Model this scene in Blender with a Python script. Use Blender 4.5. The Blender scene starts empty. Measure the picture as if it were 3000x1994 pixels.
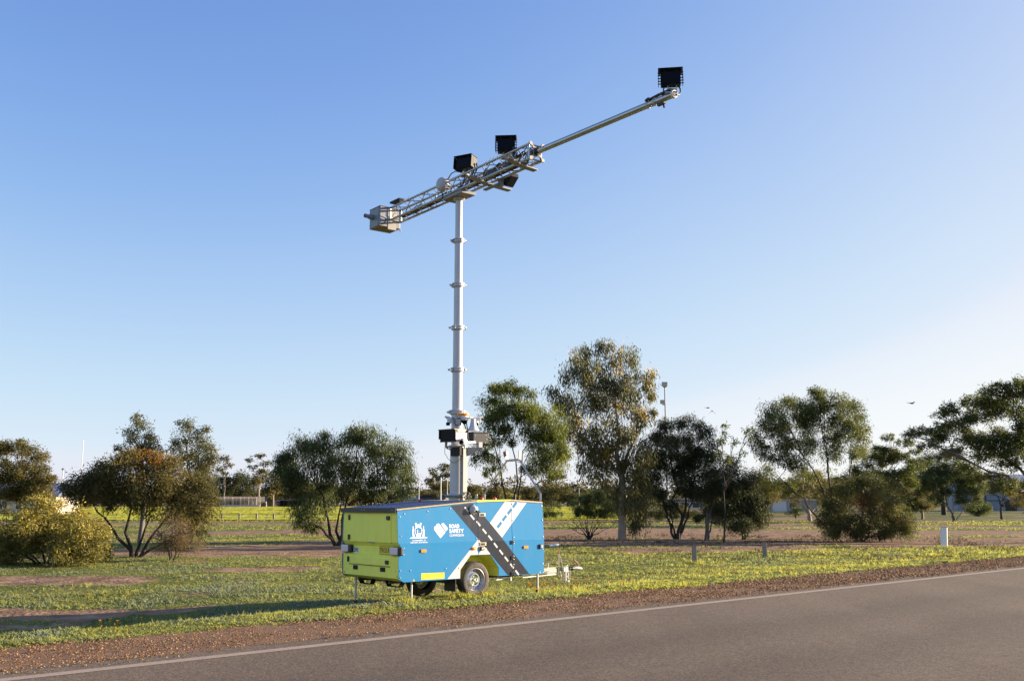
import bpy, bmesh, math, random
import numpy as np
from mathutils import Vector, Matrix

rad = math.radians
SC = bpy.context.scene
COL = SC.collection
rng = np.random.default_rng(7)
random.seed(7)

# ------------------------------------------------------------------ camera, sky, sun, exposure
CAM_H = 1.75
PITCH = rad(9.306)
cd = bpy.data.cameras.new("camera")
cam = bpy.data.objects.new("camera", cd)
COL.objects.link(cam)
cam.location = (0, 0, CAM_H)
cam.rotation_euler = (rad(90) + PITCH, 0, 0)
cd.lens = 35.0
cd.sensor_width = 36.0
cd.clip_start = 0.1
cd.clip_end = 6000
SC.camera = cam

SUN_AZ, SUN_EL = rad(75), rad(12.0)          # azimuth measured from +Y towards +X
world = bpy.data.worlds.new("World")
SC.world = world
world.use_nodes = True
wn = world.node_tree
wn.nodes.clear()
w_out = wn.nodes.new("ShaderNodeOutputWorld")
w_bg = wn.nodes.new("ShaderNodeBackground")
w_sky = wn.nodes.new("ShaderNodeTexSky")
w_sky.sky_type = 'NISHITA'
w_sky.sun_disc = False
w_sky.sun_elevation = SUN_EL
w_sky.sun_rotation = SUN_AZ
w_sky.altitude = 200
w_sky.air_density = 0.5
w_sky.dust_density = 1.0
w_sky.ozone_density = 2.0
w_bg.inputs['Strength'].default_value = 0.15
# camera-like tone curve of the sky, one per channel and the same in every direction
EXPO = 1.6
w_sep = wn.nodes.new("ShaderNodeSeparateColor")
w_com = wn.nodes.new("ShaderNodeCombineColor")
wn.links.new(w_sky.outputs[0], w_sep.inputs[0])
SKY_TONE = (
    ((0, 0), (.2, .085), (.461, .192), (.65, .295), (.90, .43), (1.43, .612), (1.8, .70), (2.15, .82), (3.2, .93), (5.0, .975), (8.0, 1.0)),
    ((0, 0), (.4, .165), (.858, .358), (1.20, .497), (1.60, .622), (2.39, .775), (2.82, .822), (3.30, .89), (4.5, .965), (6.0, .985), (8.0, 1.0)),
    ((0, 0), (.8, .42), (1.716, .745), (2.28, .845), (2.99, .905), (3.75, .935), (4.2, .95), (5.5, .975), (7.0, .99), (8.0, 1.0)))
for ch in range(3):
    w_d = wn.nodes.new("ShaderNodeMath")
    w_d.operation = 'MULTIPLY'
    w_d.use_clamp = True
    w_d.inputs[1].default_value = 1 / 8.0
    w_p = wn.nodes.new("ShaderNodeFloatCurve")
    cv = w_p.mapping.curves[0]
    cv.points[0].location = (0, 0)
    cv.points[1].location = (1, 1)
    for x_, y_ in SKY_TONE[ch][1:-1]:
        cv.points.new(x_ / 8.0, y_)
    for pt in cv.points:
        pt.handle_type = 'AUTO_CLAMPED'
    w_p.mapping.update()
    w_m = wn.nodes.new("ShaderNodeMath")
    w_m.operation = 'MULTIPLY'
    w_m.inputs[1].default_value = 1 / (0.15 * 2 ** EXPO)
    wn.links.new(w_sep.outputs[ch], w_d.inputs[0])
    wn.links.new(w_d.outputs[0], w_p.inputs['Value'])
    wn.links.new(w_p.outputs[0], w_m.inputs[0])
    wn.links.new(w_m.outputs[0], w_com.inputs[ch])
wn.links.new(w_com.outputs[0], w_bg.inputs['Color'])
wn.links.new(w_bg.outputs[0], w_out.inputs['Surface'])

sl = bpy.data.lights.new("sun", 'SUN')
sl.energy = 5.0
sl.angle = rad(0.5)
sl.color = (1.0, 0.81, 0.59)
sun = bpy.data.objects.new("sun", sl)
COL.objects.link(sun)
sdir = Vector((math.sin(SUN_AZ) * math.cos(SUN_EL), math.cos(SUN_AZ) * math.cos(SUN_EL), math.sin(SUN_EL)))
sun.rotation_euler = sdir.to_track_quat('Z', 'Y').to_euler()
sun.location = (60, 20, 30)

vs = SC.view_settings
vs.view_transform = 'Standard'
vs.look = 'None'
vs.exposure = EXPO
vs.gamma = 1.0
vs.use_curve_mapping = False
SC.render.engine = 'CYCLES'

# ------------------------------------------------------------------ helpers: pixel rays of the photo (3000 px wide)
F_PX = 2917.0


def ray(px, py):
    x = (px - 1500.0) / F_PX
    z = (997.0 - py) / F_PX
    c, s = math.cos(PITCH), math.sin(PITCH)
    return np.array([x, c - z * s, s + z * c])


def at_y(px, py, D):
    d = ray(px, py)
    return np.array([0, 0, CAM_H]) + d * (D / d[1])


def smooth(a, b, x):
    t = np.clip((x - a) / (b - a), 0, 1)
    return t * t * (3 - 2 * t)


def hash2(i, j, seed):
    n = (i * 374761393 + j * 668265263 + seed * 974634777) & 0x7fffffff
    n = ((n ^ (n >> 13)) * 1274126177) & 0x7fffffff
    return ((n ^ (n >> 16)) & 0xffff) / 65535.0


def vnoise(x, y, sc, seed=0):
    x = np.asarray(x, float) / sc
    y = np.asarray(y, float) / sc
    i = np.floor(x).astype(np.int64)
    j = np.floor(y).astype(np.int64)
    fx = x - i
    fy = y - j
    fx = fx * fx * (3 - 2 * fx)
    fy = fy * fy * (3 - 2 * fy)
    a = hash2(i, j, seed)
    b = hash2(i + 1, j, seed)
    c = hash2(i, j + 1, seed)
    d = hash2(i + 1, j + 1, seed)
    return (a * (1 - fx) + b * fx) * (1 - fy) + (c * (1 - fx) + d * fx) * fy


def fbm(x, y, sc, seed=0):
    return (vnoise(x, y, sc, seed) * 0.55 + vnoise(x, y, sc * 0.47, seed + 1) * 0.3 + vnoise(x, y, sc * 0.21, seed + 2) * 0.15)


def road_p(x, y):
    return -0.676 * x + 0.737 * (y - 18.49)


def road_q(x, y):
    return 0.737 * x + 0.676 * (y - 18.49)


def road_xy(p, q):
    return -0.676 * p + 0.737 * q, 18.49 + 0.737 * p + 0.676 * q


def ground_z(x, y):
    x = np.asarray(x, float)
    y = np.asarray(y, float)
    p = road_p(x, y)
    q = road_q(x, y)
    e = p + (fbm(x, y, 0.9, 3) - 0.5) * 0.55 + (fbm(x, y, 0.25, 9) - 0.5) * 0.22
    lip = smooth(-0.25, 0.12, e) * 0.035 - 0.035
    prof = np.interp(p, [-1, 1.25, 1.9, 3.1, 4.2, 6, 8, 11, 16, 22], [0, -0.005, -0.07, -0.18, -0.235, -0.20, -0.16, -0.11, -0.05, 0.0])
    k = 1.0 + 1.35 * smooth(1.0, 7.5, -q) - 0.45 * smooth(4, 12, q)
    D = np.hypot(x, y)
    rise = np.interp(D, [0, 110, 330, 700], [0, 0, 0.75, 0.9])
    bump = (fbm(x, y, 1.6, 21) - 0.5) * 0.07 * smooth(0.1, 1.5, p) * smooth(90, 50, D)
    back = smooth(-16.2, -17.2, p) * 0.03
    return np.where(p > -12, lip, -0.035 + back) + prof * k + rise + bump


def at_ground(px, py):
    d = ray(px, py)
    z = 0.0
    for _ in range(60):
        t = (z - CAM_H) / d[2]
        x, y = d[0] * t, d[1] * t
        z += 0.5 * (float(ground_z(x, y)) - z)
    return np.array([x, y, float(ground_z(x, y))])


# ------------------------------------------------------------------ materials
def mat(name, col, rough=0.5, metal=0.0, var=0.12, scale=8.0, bump=0.0, bscale=40.0, coat=0.0, spec=0.5, dust=0.0):
    m = bpy.data.materials.new(name)
    m.use_nodes = True
    nt = m.node_tree
    b = nt.nodes['Principled BSDF']
    b.inputs['Roughness'].default_value = rough
    b.inputs['Metallic'].default_value = metal
    b.inputs['Specular IOR Level'].default_value = spec
    b.inputs['Coat Weight'].default_value = coat
    b.inputs['Coat Roughness'].default_value = 0.05
    b.inputs['Coat IOR'].default_value = 1.55
    tc = nt.nodes.new('ShaderNodeTexCoord')
    n = nt.nodes.new('ShaderNodeTexNoise')
    n.inputs['Scale'].default_value = scale
    n.inputs['Detail'].default_value = 5
    nt.links.new(tc.outputs['Object'], n.inputs['Vector'])
    mx = nt.nodes.new('ShaderNodeMix')
    mx.data_type = 'RGBA'
    lo = [max(0, c * (1 - var)) for c in col]
    hi = [min(1, c * (1 + var)) for c in col]
    mx.inputs[6].default_value = (*lo, 1)
    mx.inputs[7].default_value = (*hi, 1)
    nt.links.new(n.outputs['Fac'], mx.inputs[0])
    csrc = mx.outputs[2]
    if dust:
        dn = nt.nodes.new('ShaderNodeTexNoise')
        dn.inputs['Scale'].default_value = 2.2
        dn.inputs['Detail'].default_value = 9
        dn.inputs['Roughness'].default_value = 0.72
        mpd = nt.nodes.new('ShaderNodeMapping')
        mpd.inputs['Scale'].default_value = (2.2, 2.2, 0.7)
        nt.links.new(tc.outputs['Object'], mpd.inputs['Vector'])
        nt.links.new(mpd.outputs[0], dn.inputs['Vector'])
        dr = nt.nodes.new('ShaderNodeMapRange')
        dr.inputs['From Min'].default_value = 0.45
        dr.inputs['From Max'].default_value = 0.85
        dr.inputs['To Max'].default_value = dust
        nt.links.new(dn.outputs['Fac'], dr.inputs['Value'])
        dm = nt.nodes.new('ShaderNodeMix')
        dm.data_type = 'RGBA'
        dm.inputs[7].default_value = (0.30, 0.22, 0.15, 1)
        nt.links.new(dr.outputs[0], dm.inputs[0])
        nt.links.new(csrc, dm.inputs[6])
        csrc = dm.outputs[2]
    nt.links.new(csrc, b.inputs['Base Color'])
    if bump:
        n2 = nt.nodes.new('ShaderNodeTexNoise')
        n2.inputs['Scale'].default_value = bscale
        n2.inputs['Detail'].default_value = 6
        nt.links.new(tc.outputs['Object'], n2.inputs['Vector'])
        bp = nt.nodes.new('ShaderNodeBump')
        bp.inputs['Strength'].default_value = bump
        bp.inputs['Distance'].default_value = 0.02
        nt.links.new(n2.outputs['Fac'], bp.inputs['Height'])
        nt.links.new(bp.outputs[0], b.inputs['Normal'])
    return m


def tint_mat(name, cols, rough=0.6, transl=0.3, tcol=None, spec=0.15):
    """foliage: colour from the per-face attribute 'tint' through a ramp; a share of translucent light"""
    m = bpy.data.materials.new(name)
    m.use_nodes = True
    nt = m.node_tree
    b = nt.nodes['Principled BSDF']
    out = nt.nodes['Material Output']
    b.inputs['Roughness'].default_value = rough
    b.inputs['Specular IOR Level'].default_value = spec
    at = nt.nodes.new('ShaderNodeAttribute')
    at.attribute_name = 'tint'
    rp = nt.nodes.new('ShaderNodeValToRGB')
    els = rp.color_ramp.elements
    els[0].position, els[0].color = 0.0, (*cols[0], 1)
    els[1].position, els[1].color = 1.0, (*cols[-1], 1)
    for i, c in enumerate(cols[1:-1], 1):
        e = els.new(i / (len(cols) - 1))
        e.color = (*c, 1)
    nt.links.new(at.outputs['Fac'], rp.inputs[0])
    nt.links.new(rp.outputs[0], b.inputs['Base Color'])
    if transl > 0:
        tr = nt.nodes.new('ShaderNodeBsdfTranslucent')
        hs = nt.nodes.new('ShaderNodeHueSaturation')
        hs.inputs['Value'].default_value = 1.5
        hs.inputs['Saturation'].default_value = 1.15
        nt.links.new(rp.outputs[0], hs.inputs['Color'])
        nt.links.new(hs.outputs[0], tr.inputs['Color'])
        ms = nt.nodes.new('ShaderNodeMixShader')
        ms.inputs[0].default_value = transl
        nt.links.new(b.outputs[0], ms.inputs[1])
        nt.links.new(tr.outputs[0], ms.inputs[2])
        nt.links.new(ms.outputs[0], out.inputs['Surface'])
    return m


M = {}
M['lime'] = mat('lime_paint', (0.97, 1.0, 0.15), 0.45, var=0.04, scale=3, coat=0.2, dust=0.22)
M['lime_yellow'] = mat('lime_yellow_paint', (0.62, 0.66, 0.06), 0.35, var=0.05)
M['blue'] = mat('blue_vinyl', (0.020, 0.20, 0.43), 0.6, var=0.04, scale=2.5, coat=1.0, spec=0.04, dust=0.10)
M['grey_vinyl'] = mat('grey_vinyl', (0.014, 0.021, 0.036), 0.5, var=0.06, scale=2.5, coat=1.0, spec=0.04, dust=0.12)
M['white_vinyl'] = mat('white_vinyl', (0.56, 0.56, 0.57), 0.5, var=0.03, scale=2.5, coat=1.0, spec=0.06, dust=0.18)
M['print_white'] = mat('print_white', (0.84, 0.84, 0.84), 0.4, var=0.02)
M['black'] = mat('black_plastic', (0.018, 0.018, 0.020), 0.42, var=0.25, scale=20)
M['black_gloss'] = mat('black_window', (0.004, 0.004, 0.006), 0.35, var=0.2, spec=0.12)
M['navy'] = mat('navy_housing', (0.007, 0.010, 0.017), 0.55, var=0.15, spec=0.25)
M['rubber'] = mat('tyre_rubber', (0.030, 0.028, 0.026), 0.78, var=0.4, scale=14, bump=0.3, bscale=60, dust=0.6)
M['steel'] = mat('galvanised_steel', (0.46, 0.46, 0.47), 0.45, 0.35, var=0.15, scale=15, bump=0.05)
M['alu'] = mat('aluminium_tube', (0.46, 0.46, 0.46), 0.27, 0.95, var=0.10, scale=9)
M['anod'] = mat('anodised_mast', (0.47, 0.48, 0.52), 0.36, 0.3, var=0.05, scale=4, dust=0.15)
M['pale_steel'] = mat('pale_steel_plate', (0.28, 0.275, 0.265), 0.5, 0.25, var=0.10, scale=6)
M['box_grey'] = mat('grey_box_paint', (0.22, 0.24, 0.28), 0.45, 0.1, var=0.06)
M['white_plastic'] = mat('white_plastic', (0.62, 0.61, 0.61), 0.35, var=0.04)
M['dish'] = mat('grey_white_radome', (0.46, 0.47, 0.49), 0.5, var=0.04)
M['amber'] = mat('amber_lens', (0.85, 0.28, 0.02), 0.25, var=0.1, scale=30)
M['red'] = mat('red_lens', (0.45, 0.03, 0.02), 0.3, var=0.1)
M['lamp'] = mat('tail_lamp_lens', (0.82, 0.72, 0.76), 0.12, var=0.12, scale=25, coat=0.8)
M['plate_yellow'] = mat('plate_yellow', (0.80, 0.64, 0.04), 0.4, var=0.08)
M['label_yellow'] = mat('label_yellow', (0.85, 0.62, 0.02), 0.4, var=0.04)
M['print_black'] = mat('print_black', (0.02, 0.02, 0.02), 0.5, var=0.1)
M['print_navy'] = mat('print_navy', (0.02, 0.03, 0.10), 0.5, var=0.1)
M['brown_print'] = mat('brown_print', (0.10, 0.06, 0.01), 0.5, var=0.1)
M['cell'] = mat('solar_cell', (0.018, 0.045, 0.14), 0.6, var=0.25, scale=6, spec=0.12)
M['tan_edge'] = mat('worn_tan_edge', (0.27, 0.23, 0.17), 0.6, 0.2, var=0.4, scale=30)
M['rust'] = mat('rusty_grip', (0.22, 0.08, 0.05), 0.7, var=0.3, scale=30)
M['brass'] = mat('nickel_latch', (0.45, 0.40, 0.28), 0.35, 0.7, var=0.15)
M['bolt'] = mat('bolt_head', (0.75, 0.75, 0.75), 0.25, 0.9, var=0.05)
M['rim'] = mat('silver_rim', (0.60, 0.61, 0.63), 0.30, 0.8, var=0.10, scale=12)
M['hubgreen'] = mat('hub_lime', (0.35, 0.45, 0.12), 0.4, var=0.1)
M['led'] = mat('lamp_lens', (0.55, 0.55, 0.45), 0.2, var=0.1)
M['timber'] = mat('weathered_timber', (0.25, 0.22, 0.19), 0.85, var=0.35, scale=12, bump=0.4, bscale=25)
M['marker_white'] = mat('white_marker_plastic', (0.78, 0.78, 0.76), 0.45, var=0.05)
M['pole_white'] = mat('white_pole_paint', (0.62, 0.60, 0.60), 0.5, var=0.05)
M['pole_grey'] = mat('grey_pole', (0.30, 0.31, 0.32), 0.5, 0.4, var=0.1)
M['shed'] = mat('blue_grey_sheet', (0.20, 0.24, 0.30), 0.55, var=0.12, scale=0.8)
M['cream'] = mat('cream_wall', (0.50, 0.45, 0.39), 0.8, var=0.06)
M['roof_blue'] = mat('blue_roof', (0.16, 0.20, 0.32), 0.5, var=0.08)
M['roof_dark'] = mat('dark_roof', (0.05, 0.05, 0.07), 0.6, var=0.1)
M['roof_purple'] = mat('purple_roof', (0.20, 0.10, 0.20), 0.6, var=0.1)
M['dark_green'] = mat('dark_green_wall', (0.025, 0.04, 0.04), 0.7, var=0.2)
M['glass'] = mat('dark_pane', (0.03, 0.035, 0.045), 0.1, var=0.1)
M['netting'] = mat('net_post', (0.42, 0.40, 0.36), 0.6, 0.3, var=0.1)
M['bird'] = mat('bird_feathers', (0.03, 0.03, 0.03), 0.7, var=0.3, scale=20)
M['bottle'] = mat('clear_plastic_bottle', (0.55, 0.62, 0.68), 0.15, var=0.2, scale=14, coat=0.6)

BARK = {
    'dark': mat('dark_bark', (0.035, 0.028, 0.022), 0.9, var=0.5, scale=5, bump=0.6, bscale=14),
    'grey': mat('grey_bark', (0.14, 0.12, 0.10), 0.85, var=0.45, scale=4, bump=0.5, bscale=12),
    'pale': mat('pale_bark', (0.28, 0.22, 0.17), 0.8, var=0.5, scale=3, bump=0.4, bscale=10),
    'twig': mat('dry_twig', (0.13, 0.10, 0.08), 0.9, var=0.4, scale=6),
}


# ------------------------------------------------------------------ mesh helpers
class MB:
    def __init__(self):
        self.v = []
        self.f = []

    def add(self, vs_, fs):
        o = len(self.v)
        self.v += [tuple(map(float, p)) for p in vs_]
        self.f += [tuple(i + o for i in f) for f in fs]
        return self

    def box(self, c, s, rz=0.0, ry=0.0, rx=0.0):
        hx, hy, hz = s[0] / 2, s[1] / 2, s[2] / 2
        R = Matrix.Rotation(rz, 3, 'Z') @ Matrix.Rotation(ry, 3, 'Y') @ Matrix.Rotation(rx, 3, 'X')
        P = [Vector(c) + R @ Vector((x * hx, y * hy, z * hz)) for x in (-1, 1) for y in (-1, 1) for z in (-1, 1)]
        return self.add(P, [(0, 1, 3, 2), (4, 6, 7, 5), (0, 4, 5, 1), (2, 3, 7, 6), (0, 2, 6, 4), (1, 5, 7, 3)])

    def tube(self, pts, r, n=8, cap=True):
        pts = [Vector(p) for p in pts]
        rs = r if hasattr(r, '__len__') else [r] * len(pts)
        rings = []
        up = None
        for i, p in enumerate(pts):
            t = (pts[min(i + 1, len(pts) - 1)] - pts[max(i - 1, 0)]).normalized()
            if up is None:
                up = Vector((0, 0, 1)) if abs(t.z) < 0.9 else Vector((1, 0, 0))
            a = t.cross(up).normalized()
            b = a.cross(t).normalized()
            up = b
            rings.append([p + (a * math.cos(2 * math.pi * k / n) + b * math.sin(2 * math.pi * k / n)) * rs[i] for k in range(n)])
        V = [q for R in rings for q in R]
        Fs = []
        for i in range(len(pts) - 1):
            for k in range(n):
                k2 = (k + 1) % n
                Fs.append((i * n + k, i * n + k2, (i + 1) * n + k2, (i + 1) * n + k))
        if cap:
            Fs.append(tuple(range(n - 1, -1, -1)))
            Fs.append(tuple((len(pts) - 1) * n + k for k in range(n)))
        return self.add(V, Fs)

    def lathe(self, prof, axis='z', n=24, c=(0, 0, 0)):
        """prof: list of (radius, height) from one end to the other"""
        V = []
        for r, h in prof:
            for k in range(n):
                a = 2 * math.pi * k / n
                x, y = r * math.cos(a), r * math.sin(a)
                if axis == 'z':
                    q = (x, y, h)
                elif axis == 'y':
                    q = (x, h, y)
                else:
                    q = (h, x, y)
                V.append((q[0] + c[0], q[1] + c[1], q[2] + c[2]))
        Fs = []
        for i in range(len(prof) - 1):
            for k in range(n):
                k2 = (k + 1) % n
                Fs.append((i * n + k, i * n + k2, (i + 1) * n + k2, (i + 1) * n + k))
        Fs.append(tuple(range(n - 1, -1, -1)))
        Fs.append(tuple((len(prof) - 1) * n + k for k in range(n)))
        return self.add(V, Fs)

    def prism(self, poly, a, b, fn):
        """poly: 2-D outline, fn(x, y, w) -> 3-D point; extruded from w=a to w=b"""
        n = len(poly)
        V = [fn(x, y, a) for x, y in poly] + [fn(x, y, b) for x, y in poly]
        Fs = [tuple(range(n)), tuple(range(2 * n - 1, n - 1, -1))]
        for i in range(n):
            j = (i + 1) % n
            Fs.append((i, i + n, j + n, j))
        return self.add(V, Fs)

    def face(self, pts):
        return self.add(pts, [tuple(range(len(pts)))])

    def mesh(self, name):
        me = bpy.data.meshes.new(name)
        me.from_pydata(self.v, [], self.f)
        bm = bmesh.new()
        bm.from_mesh(me)
        bmesh.ops.recalc_face_normals(bm, faces=bm.faces)
        bm.to_mesh(me)
        bm.free()
        return me


def link(name, me, m, parent=None, loc=None, rot=None, smooth_=False, bevel=0.0, label=None):
    o = bpy.data.objects.new(name, me)
    COL.objects.link(o)
    if m is not None and not me.materials:
        me.materials.append(m)
    if parent is not None:
        o.parent = parent
    if loc is not None:
        o.location = loc
    if rot is not None:
        o.rotation_euler = rot
    if smooth_ and len(me.polygons):
        me.polygons.foreach_set('use_smooth', [True] * len(me.polygons))
        if hasattr(me, 'set_sharp_from_angle'):
            me.set_sharp_from_angle(angle=rad(40))
    if bevel:
        bv = o.modifiers.new('bevel', 'BEVEL')
        bv.width = bevel
        bv.segments = 2
        bv.limit_method = 'ANGLE'
    if label:
        o['label'] = label
    return o


def part(name, mb, m, parent, **k):
    return link(name, mb.mesh(name), m, parent, **k)


def thing(name, label, cat, loc=(0, 0, 0), rz=0.0, group=None):
    o = bpy.data.objects.new(name, None)
    o.empty_display_size = 0.2
    COL.objects.link(o)
    o.location = loc
    o.rotation_euler = (0, 0, rz)
    o['label'] = label
    o['category'] = cat
    if group:
        o['group'] = group
    return o


def split_part(name, mb, m, parent, **k):
    """one object for every separate piece collected in mb"""
    n = len(mb.v)
    root = list(range(n))

    def find(i):
        while root[i] != i:
            root[i] = root[root[i]]
            i = root[i]
        return i
    for f in mb.f:
        for q in f[1:]:
            root[find(q)] = find(f[0])
    groups = {}
    for f in mb.f:
        groups.setdefault(find(f[0]), []).append(f)
    out = []
    for fs in groups.values():
        idx = sorted({i for f in fs for i in f})
        mp = {i: j for j, i in enumerate(idx)}
        q = MB()
        q.v = [mb.v[i] for i in idx]
        q.f = [tuple(mp[i] for i in f) for f in fs]
        out.append(part(name, q, m, parent, **k))
    return out


def small(o):
    o['kind'] = 'stuff'
    return o


def tag(o, label, cat, group=None):
    o['label'] = label
    o['category'] = cat
    if group:
        o['group'] = group
    return o


def np_mesh(name, V, Fidx, nper, tint=None):
    """V (n,3); Fidx flat indices of faces with nper corners each"""
    me = bpy.data.meshes.new(name)
    nf = len(Fidx) // nper
    me.vertices.add(len(V))
    me.vertices.foreach_set('co', np.ascontiguousarray(V, dtype=np.float32).ravel())
    me.loops.add(nf * nper)
    me.loops.foreach_set('vertex_index', np.ascontiguousarray(Fidx, dtype=np.int32))
    me.polygons.add(nf)
    me.polygons.foreach_set('loop_start', np.arange(0, nf * nper, nper, dtype=np.int32))
    me.polygons.foreach_set('loop_total', np.full(nf, nper, dtype=np.int32))
    me.update(calc_edges=True)
    if tint is not None:
        a = me.attributes.new('tint', 'FLOAT', 'FACE')
        a.data.foreach_set('value', np.ascontiguousarray(tint, dtype=np.float32))
    return me


# ------------------------------------------------------------------ the setting: ground, road, gravel, field
def capsule(x, y, a, b, w):
    ax, ay = a
    bx, by = b
    dx, dy = bx - ax, by - ay
    t = np.clip(((x - ax) * dx + (y - ay) * dy) / (dx * dx + dy * dy + 1e-9), 0, 1)
    return np.hypot(x - ax - t * dx, y - ay - t * dy) / w


def gp(px, py):
    return tuple(at_ground(px, py)[:2])


# bare-earth patches and tracks: axis end points on the ground and half width
DIRT = [
    (gp(-150, 1697), gp(330, 1700), 1.1), (gp(-150, 1800), gp(330, 1797), 0.75), (gp(330, 1797), gp(560, 1783), 0.45),
    (gp(690, 1668), gp(860, 1664), 0.8),
    (gp(480, 1617), gp(1000, 1608), 3.6), (gp(1000, 1606), gp(1600, 1560), 5.5), (gp(1600, 1557), gp(2050, 1559), 8.0),
    (gp(2050, 1559), gp(3100, 1562), 5.0),
    (gp(-300, 1533), gp(1100, 1533), 5.0), (gp(1100, 1533), gp(1900, 1526), 4.0),
    (gp(1600, 1588), gp(2100, 1589), 4.4), (gp(2100, 1589), gp(2700, 1588), 4.6), (gp(2700, 1588), gp(3100, 1580), 3.6),
    (gp(1850, 1612), gp(2300, 1606), 1.6), (gp(2300, 1606), gp(2600, 1602), 1.0),
    (gp(2250, 1541), gp(3050, 1543), 3.0), (gp(2250, 1521), gp(2700, 1523), 6.0),
]


def dirt_amount(x, y):
    D = np.hypot(x, y)
    wob = (fbm(x, y, 2.2, 31) - 0.5) * 1.1 + (fbm(x, y, 0.5, 35) - 0.5) * 0.7
    best = np.zeros_like(x)
    for a, b, w in DIRT:
        c = capsule(x, y, a, b, w)
        best = np.maximum(best, 1 - smooth(0.75, 1.15, c + wob))
    spots = smooth(0.66, 0.76, fbm(x, y, 1.7, 55)) * 0.55
    best = np.maximum(best, spots * smooth(0.3, 1.0, road_p(x, y)))
    far = smooth(30, 60, D) * smooth(0.50, 0.62, fbm(x * 0.35, y * 1.3, 5.0, 77)) * 0.7
    return np.maximum(best, far)


def build_ground():
    drop = np.concatenate([np.geomspace(0.50, 0.05, 190), np.geomspace(0.048, 0.0007, 70)])
    Ds = 1.75 / drop
    front = np.linspace(rad(-34), rad(34), 270)
    side = np.linspace(rad(36), rad(324), 60)
    ang = np.concatenate([front, side])
    A, R = np.meshgrid(ang, Ds)
    X = R * np.sin(A)
    Y = R * np.cos(A)
    Z = ground_z(X, Y)
    na, nr = len(ang), len(Ds)
    V = np.stack([X, Y, Z], -1).reshape(-1, 3)
    i = np.arange(nr - 1)[:, None]
    j = np.arange(na)[None, :]
    j2 = (j + 1) % na
    Fq = np.stack([i * na + j, i * na + j2, (i + 1) * na + j2, (i + 1) * na + j], -1).reshape(-1)
    # centre fan below the camera
    c = len(V)
    V = np.vstack([V, [[0, 0, -0.035]]])
    me = np_mesh('ground', V, Fq, 4)
    bm = bmesh.new()
    bm.from_mesh(me)
    bm.verts.ensure_lookup_table()
    for k in range(na):
        bm.faces.new((bm.verts[c], bm.verts[(k + 1) % na], bm.verts[k]))
    bmesh.ops.recalc_face_normals(bm, faces=bm.faces)
    bm.to_mesh(me)
    bm.free()
    me.polygons.foreach_set('use_smooth', [True] * len(me.polygons))
    d = dirt_amount(V[:, 0], V[:, 1])
    a = me.attributes.new('dirt', 'FLOAT', 'POINT')
    a.data.foreach_set('value', d.astype(np.float32))
    m = bpy.data.materials.new('ground_soil_and_turf')
    m.use_nodes = True
    nt = m.node_tree
    b = nt.nodes['Principled BSDF']
    b.inputs['Roughness'].default_value = 0.95
    b.inputs['Specular IOR Level'].default_value = 0.1
    tc = nt.nodes.new('ShaderNodeTexCoord')

    def noise(scale, det=6, rot=None):
        n = nt.nodes.new('ShaderNodeTexNoise')
        n.inputs['Scale'].default_value = scale
        n.inputs['Detail'].default_value = det
        nt.links.new(tc.outputs['Object'], n.inputs['Vector'])
        return n

    def ramp(src, stops):
        r = nt.nodes.new('ShaderNodeValToRGB')
        e = r.color_ramp.elements
        e[0].position, e[0].color = stops[0][0], (*stops[0][1], 1)
        e[1].position, e[1].color = stops[-1][0], (*stops[-1][1], 1)
        for s in stops[1:-1]:
            x = e.new(s[0])
            x.color = (*s[1], 1)
        nt.links.new(src, r.inputs[0])
        return r
    turf = ramp(noise(0.55).outputs['Fac'], [(0.3, (0.070, 0.090, 0.026)), (0.5, (0.115, 0.130, 0.036)), (0.7, (0.165, 0.155, 0.055))])
    soil = ramp(noise(1.6).outputs['Fac'], [(0.3, (0.15, 0.092, 0.055)), (0.55, (0.28, 0.18, 0.112)), (0.75, (0.43, 0.31, 0.21))])
    at = nt.nodes.new('ShaderNodeAttribute')
    at.attribute_name = 'dirt'
    fine = noise(5.0, 8)
    add = nt.nodes.new('ShaderNodeMath')
    add.operation = 'ADD'
    sub = nt.nodes.new('ShaderNodeMath')
    sub.operation = 'MULTIPLY_ADD'
    sub.inputs[1].default_value = 0.9
    sub.inputs[2].default_value = -0.45
    nt.links.new(fine.outputs['Fac'], sub.inputs[0])
    nt.links.new(at.outputs['Fac'], add.inputs[0])
    nt.links.new(sub.outputs[0], add.inputs[1])
    st = ramp(add.outputs[0], [(0.35, (0, 0, 0)), (0.62, (1, 1, 1))])
    mx = nt.nodes.new('ShaderNodeMix')
    mx.data_type = 'RGBA'
    nt.links.new(st.outputs[0], mx.inputs[0])
    nt.links.new(turf.outputs[0], mx.inputs[6])
    nt.links.new(soil.outputs[0], mx.inputs[7])
    nt.links.new(mx.outputs[2], b.inputs['Base Color'])
    n3 = noise(9.0, 10)
    bp = nt.nodes.new('ShaderNodeBump')
    bp.inputs['Strength'].default_value = 0.9
    bp.inputs['Distance'].default_value = 0.06
    nt.links.new(n3.outputs['Fac'], bp.inputs['Height'])
    nt.links.new(bp.outputs[0], b.inputs['Normal'])
    o = link('ground', me, m)
    o['kind'] = 'structure'
    return o


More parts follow.
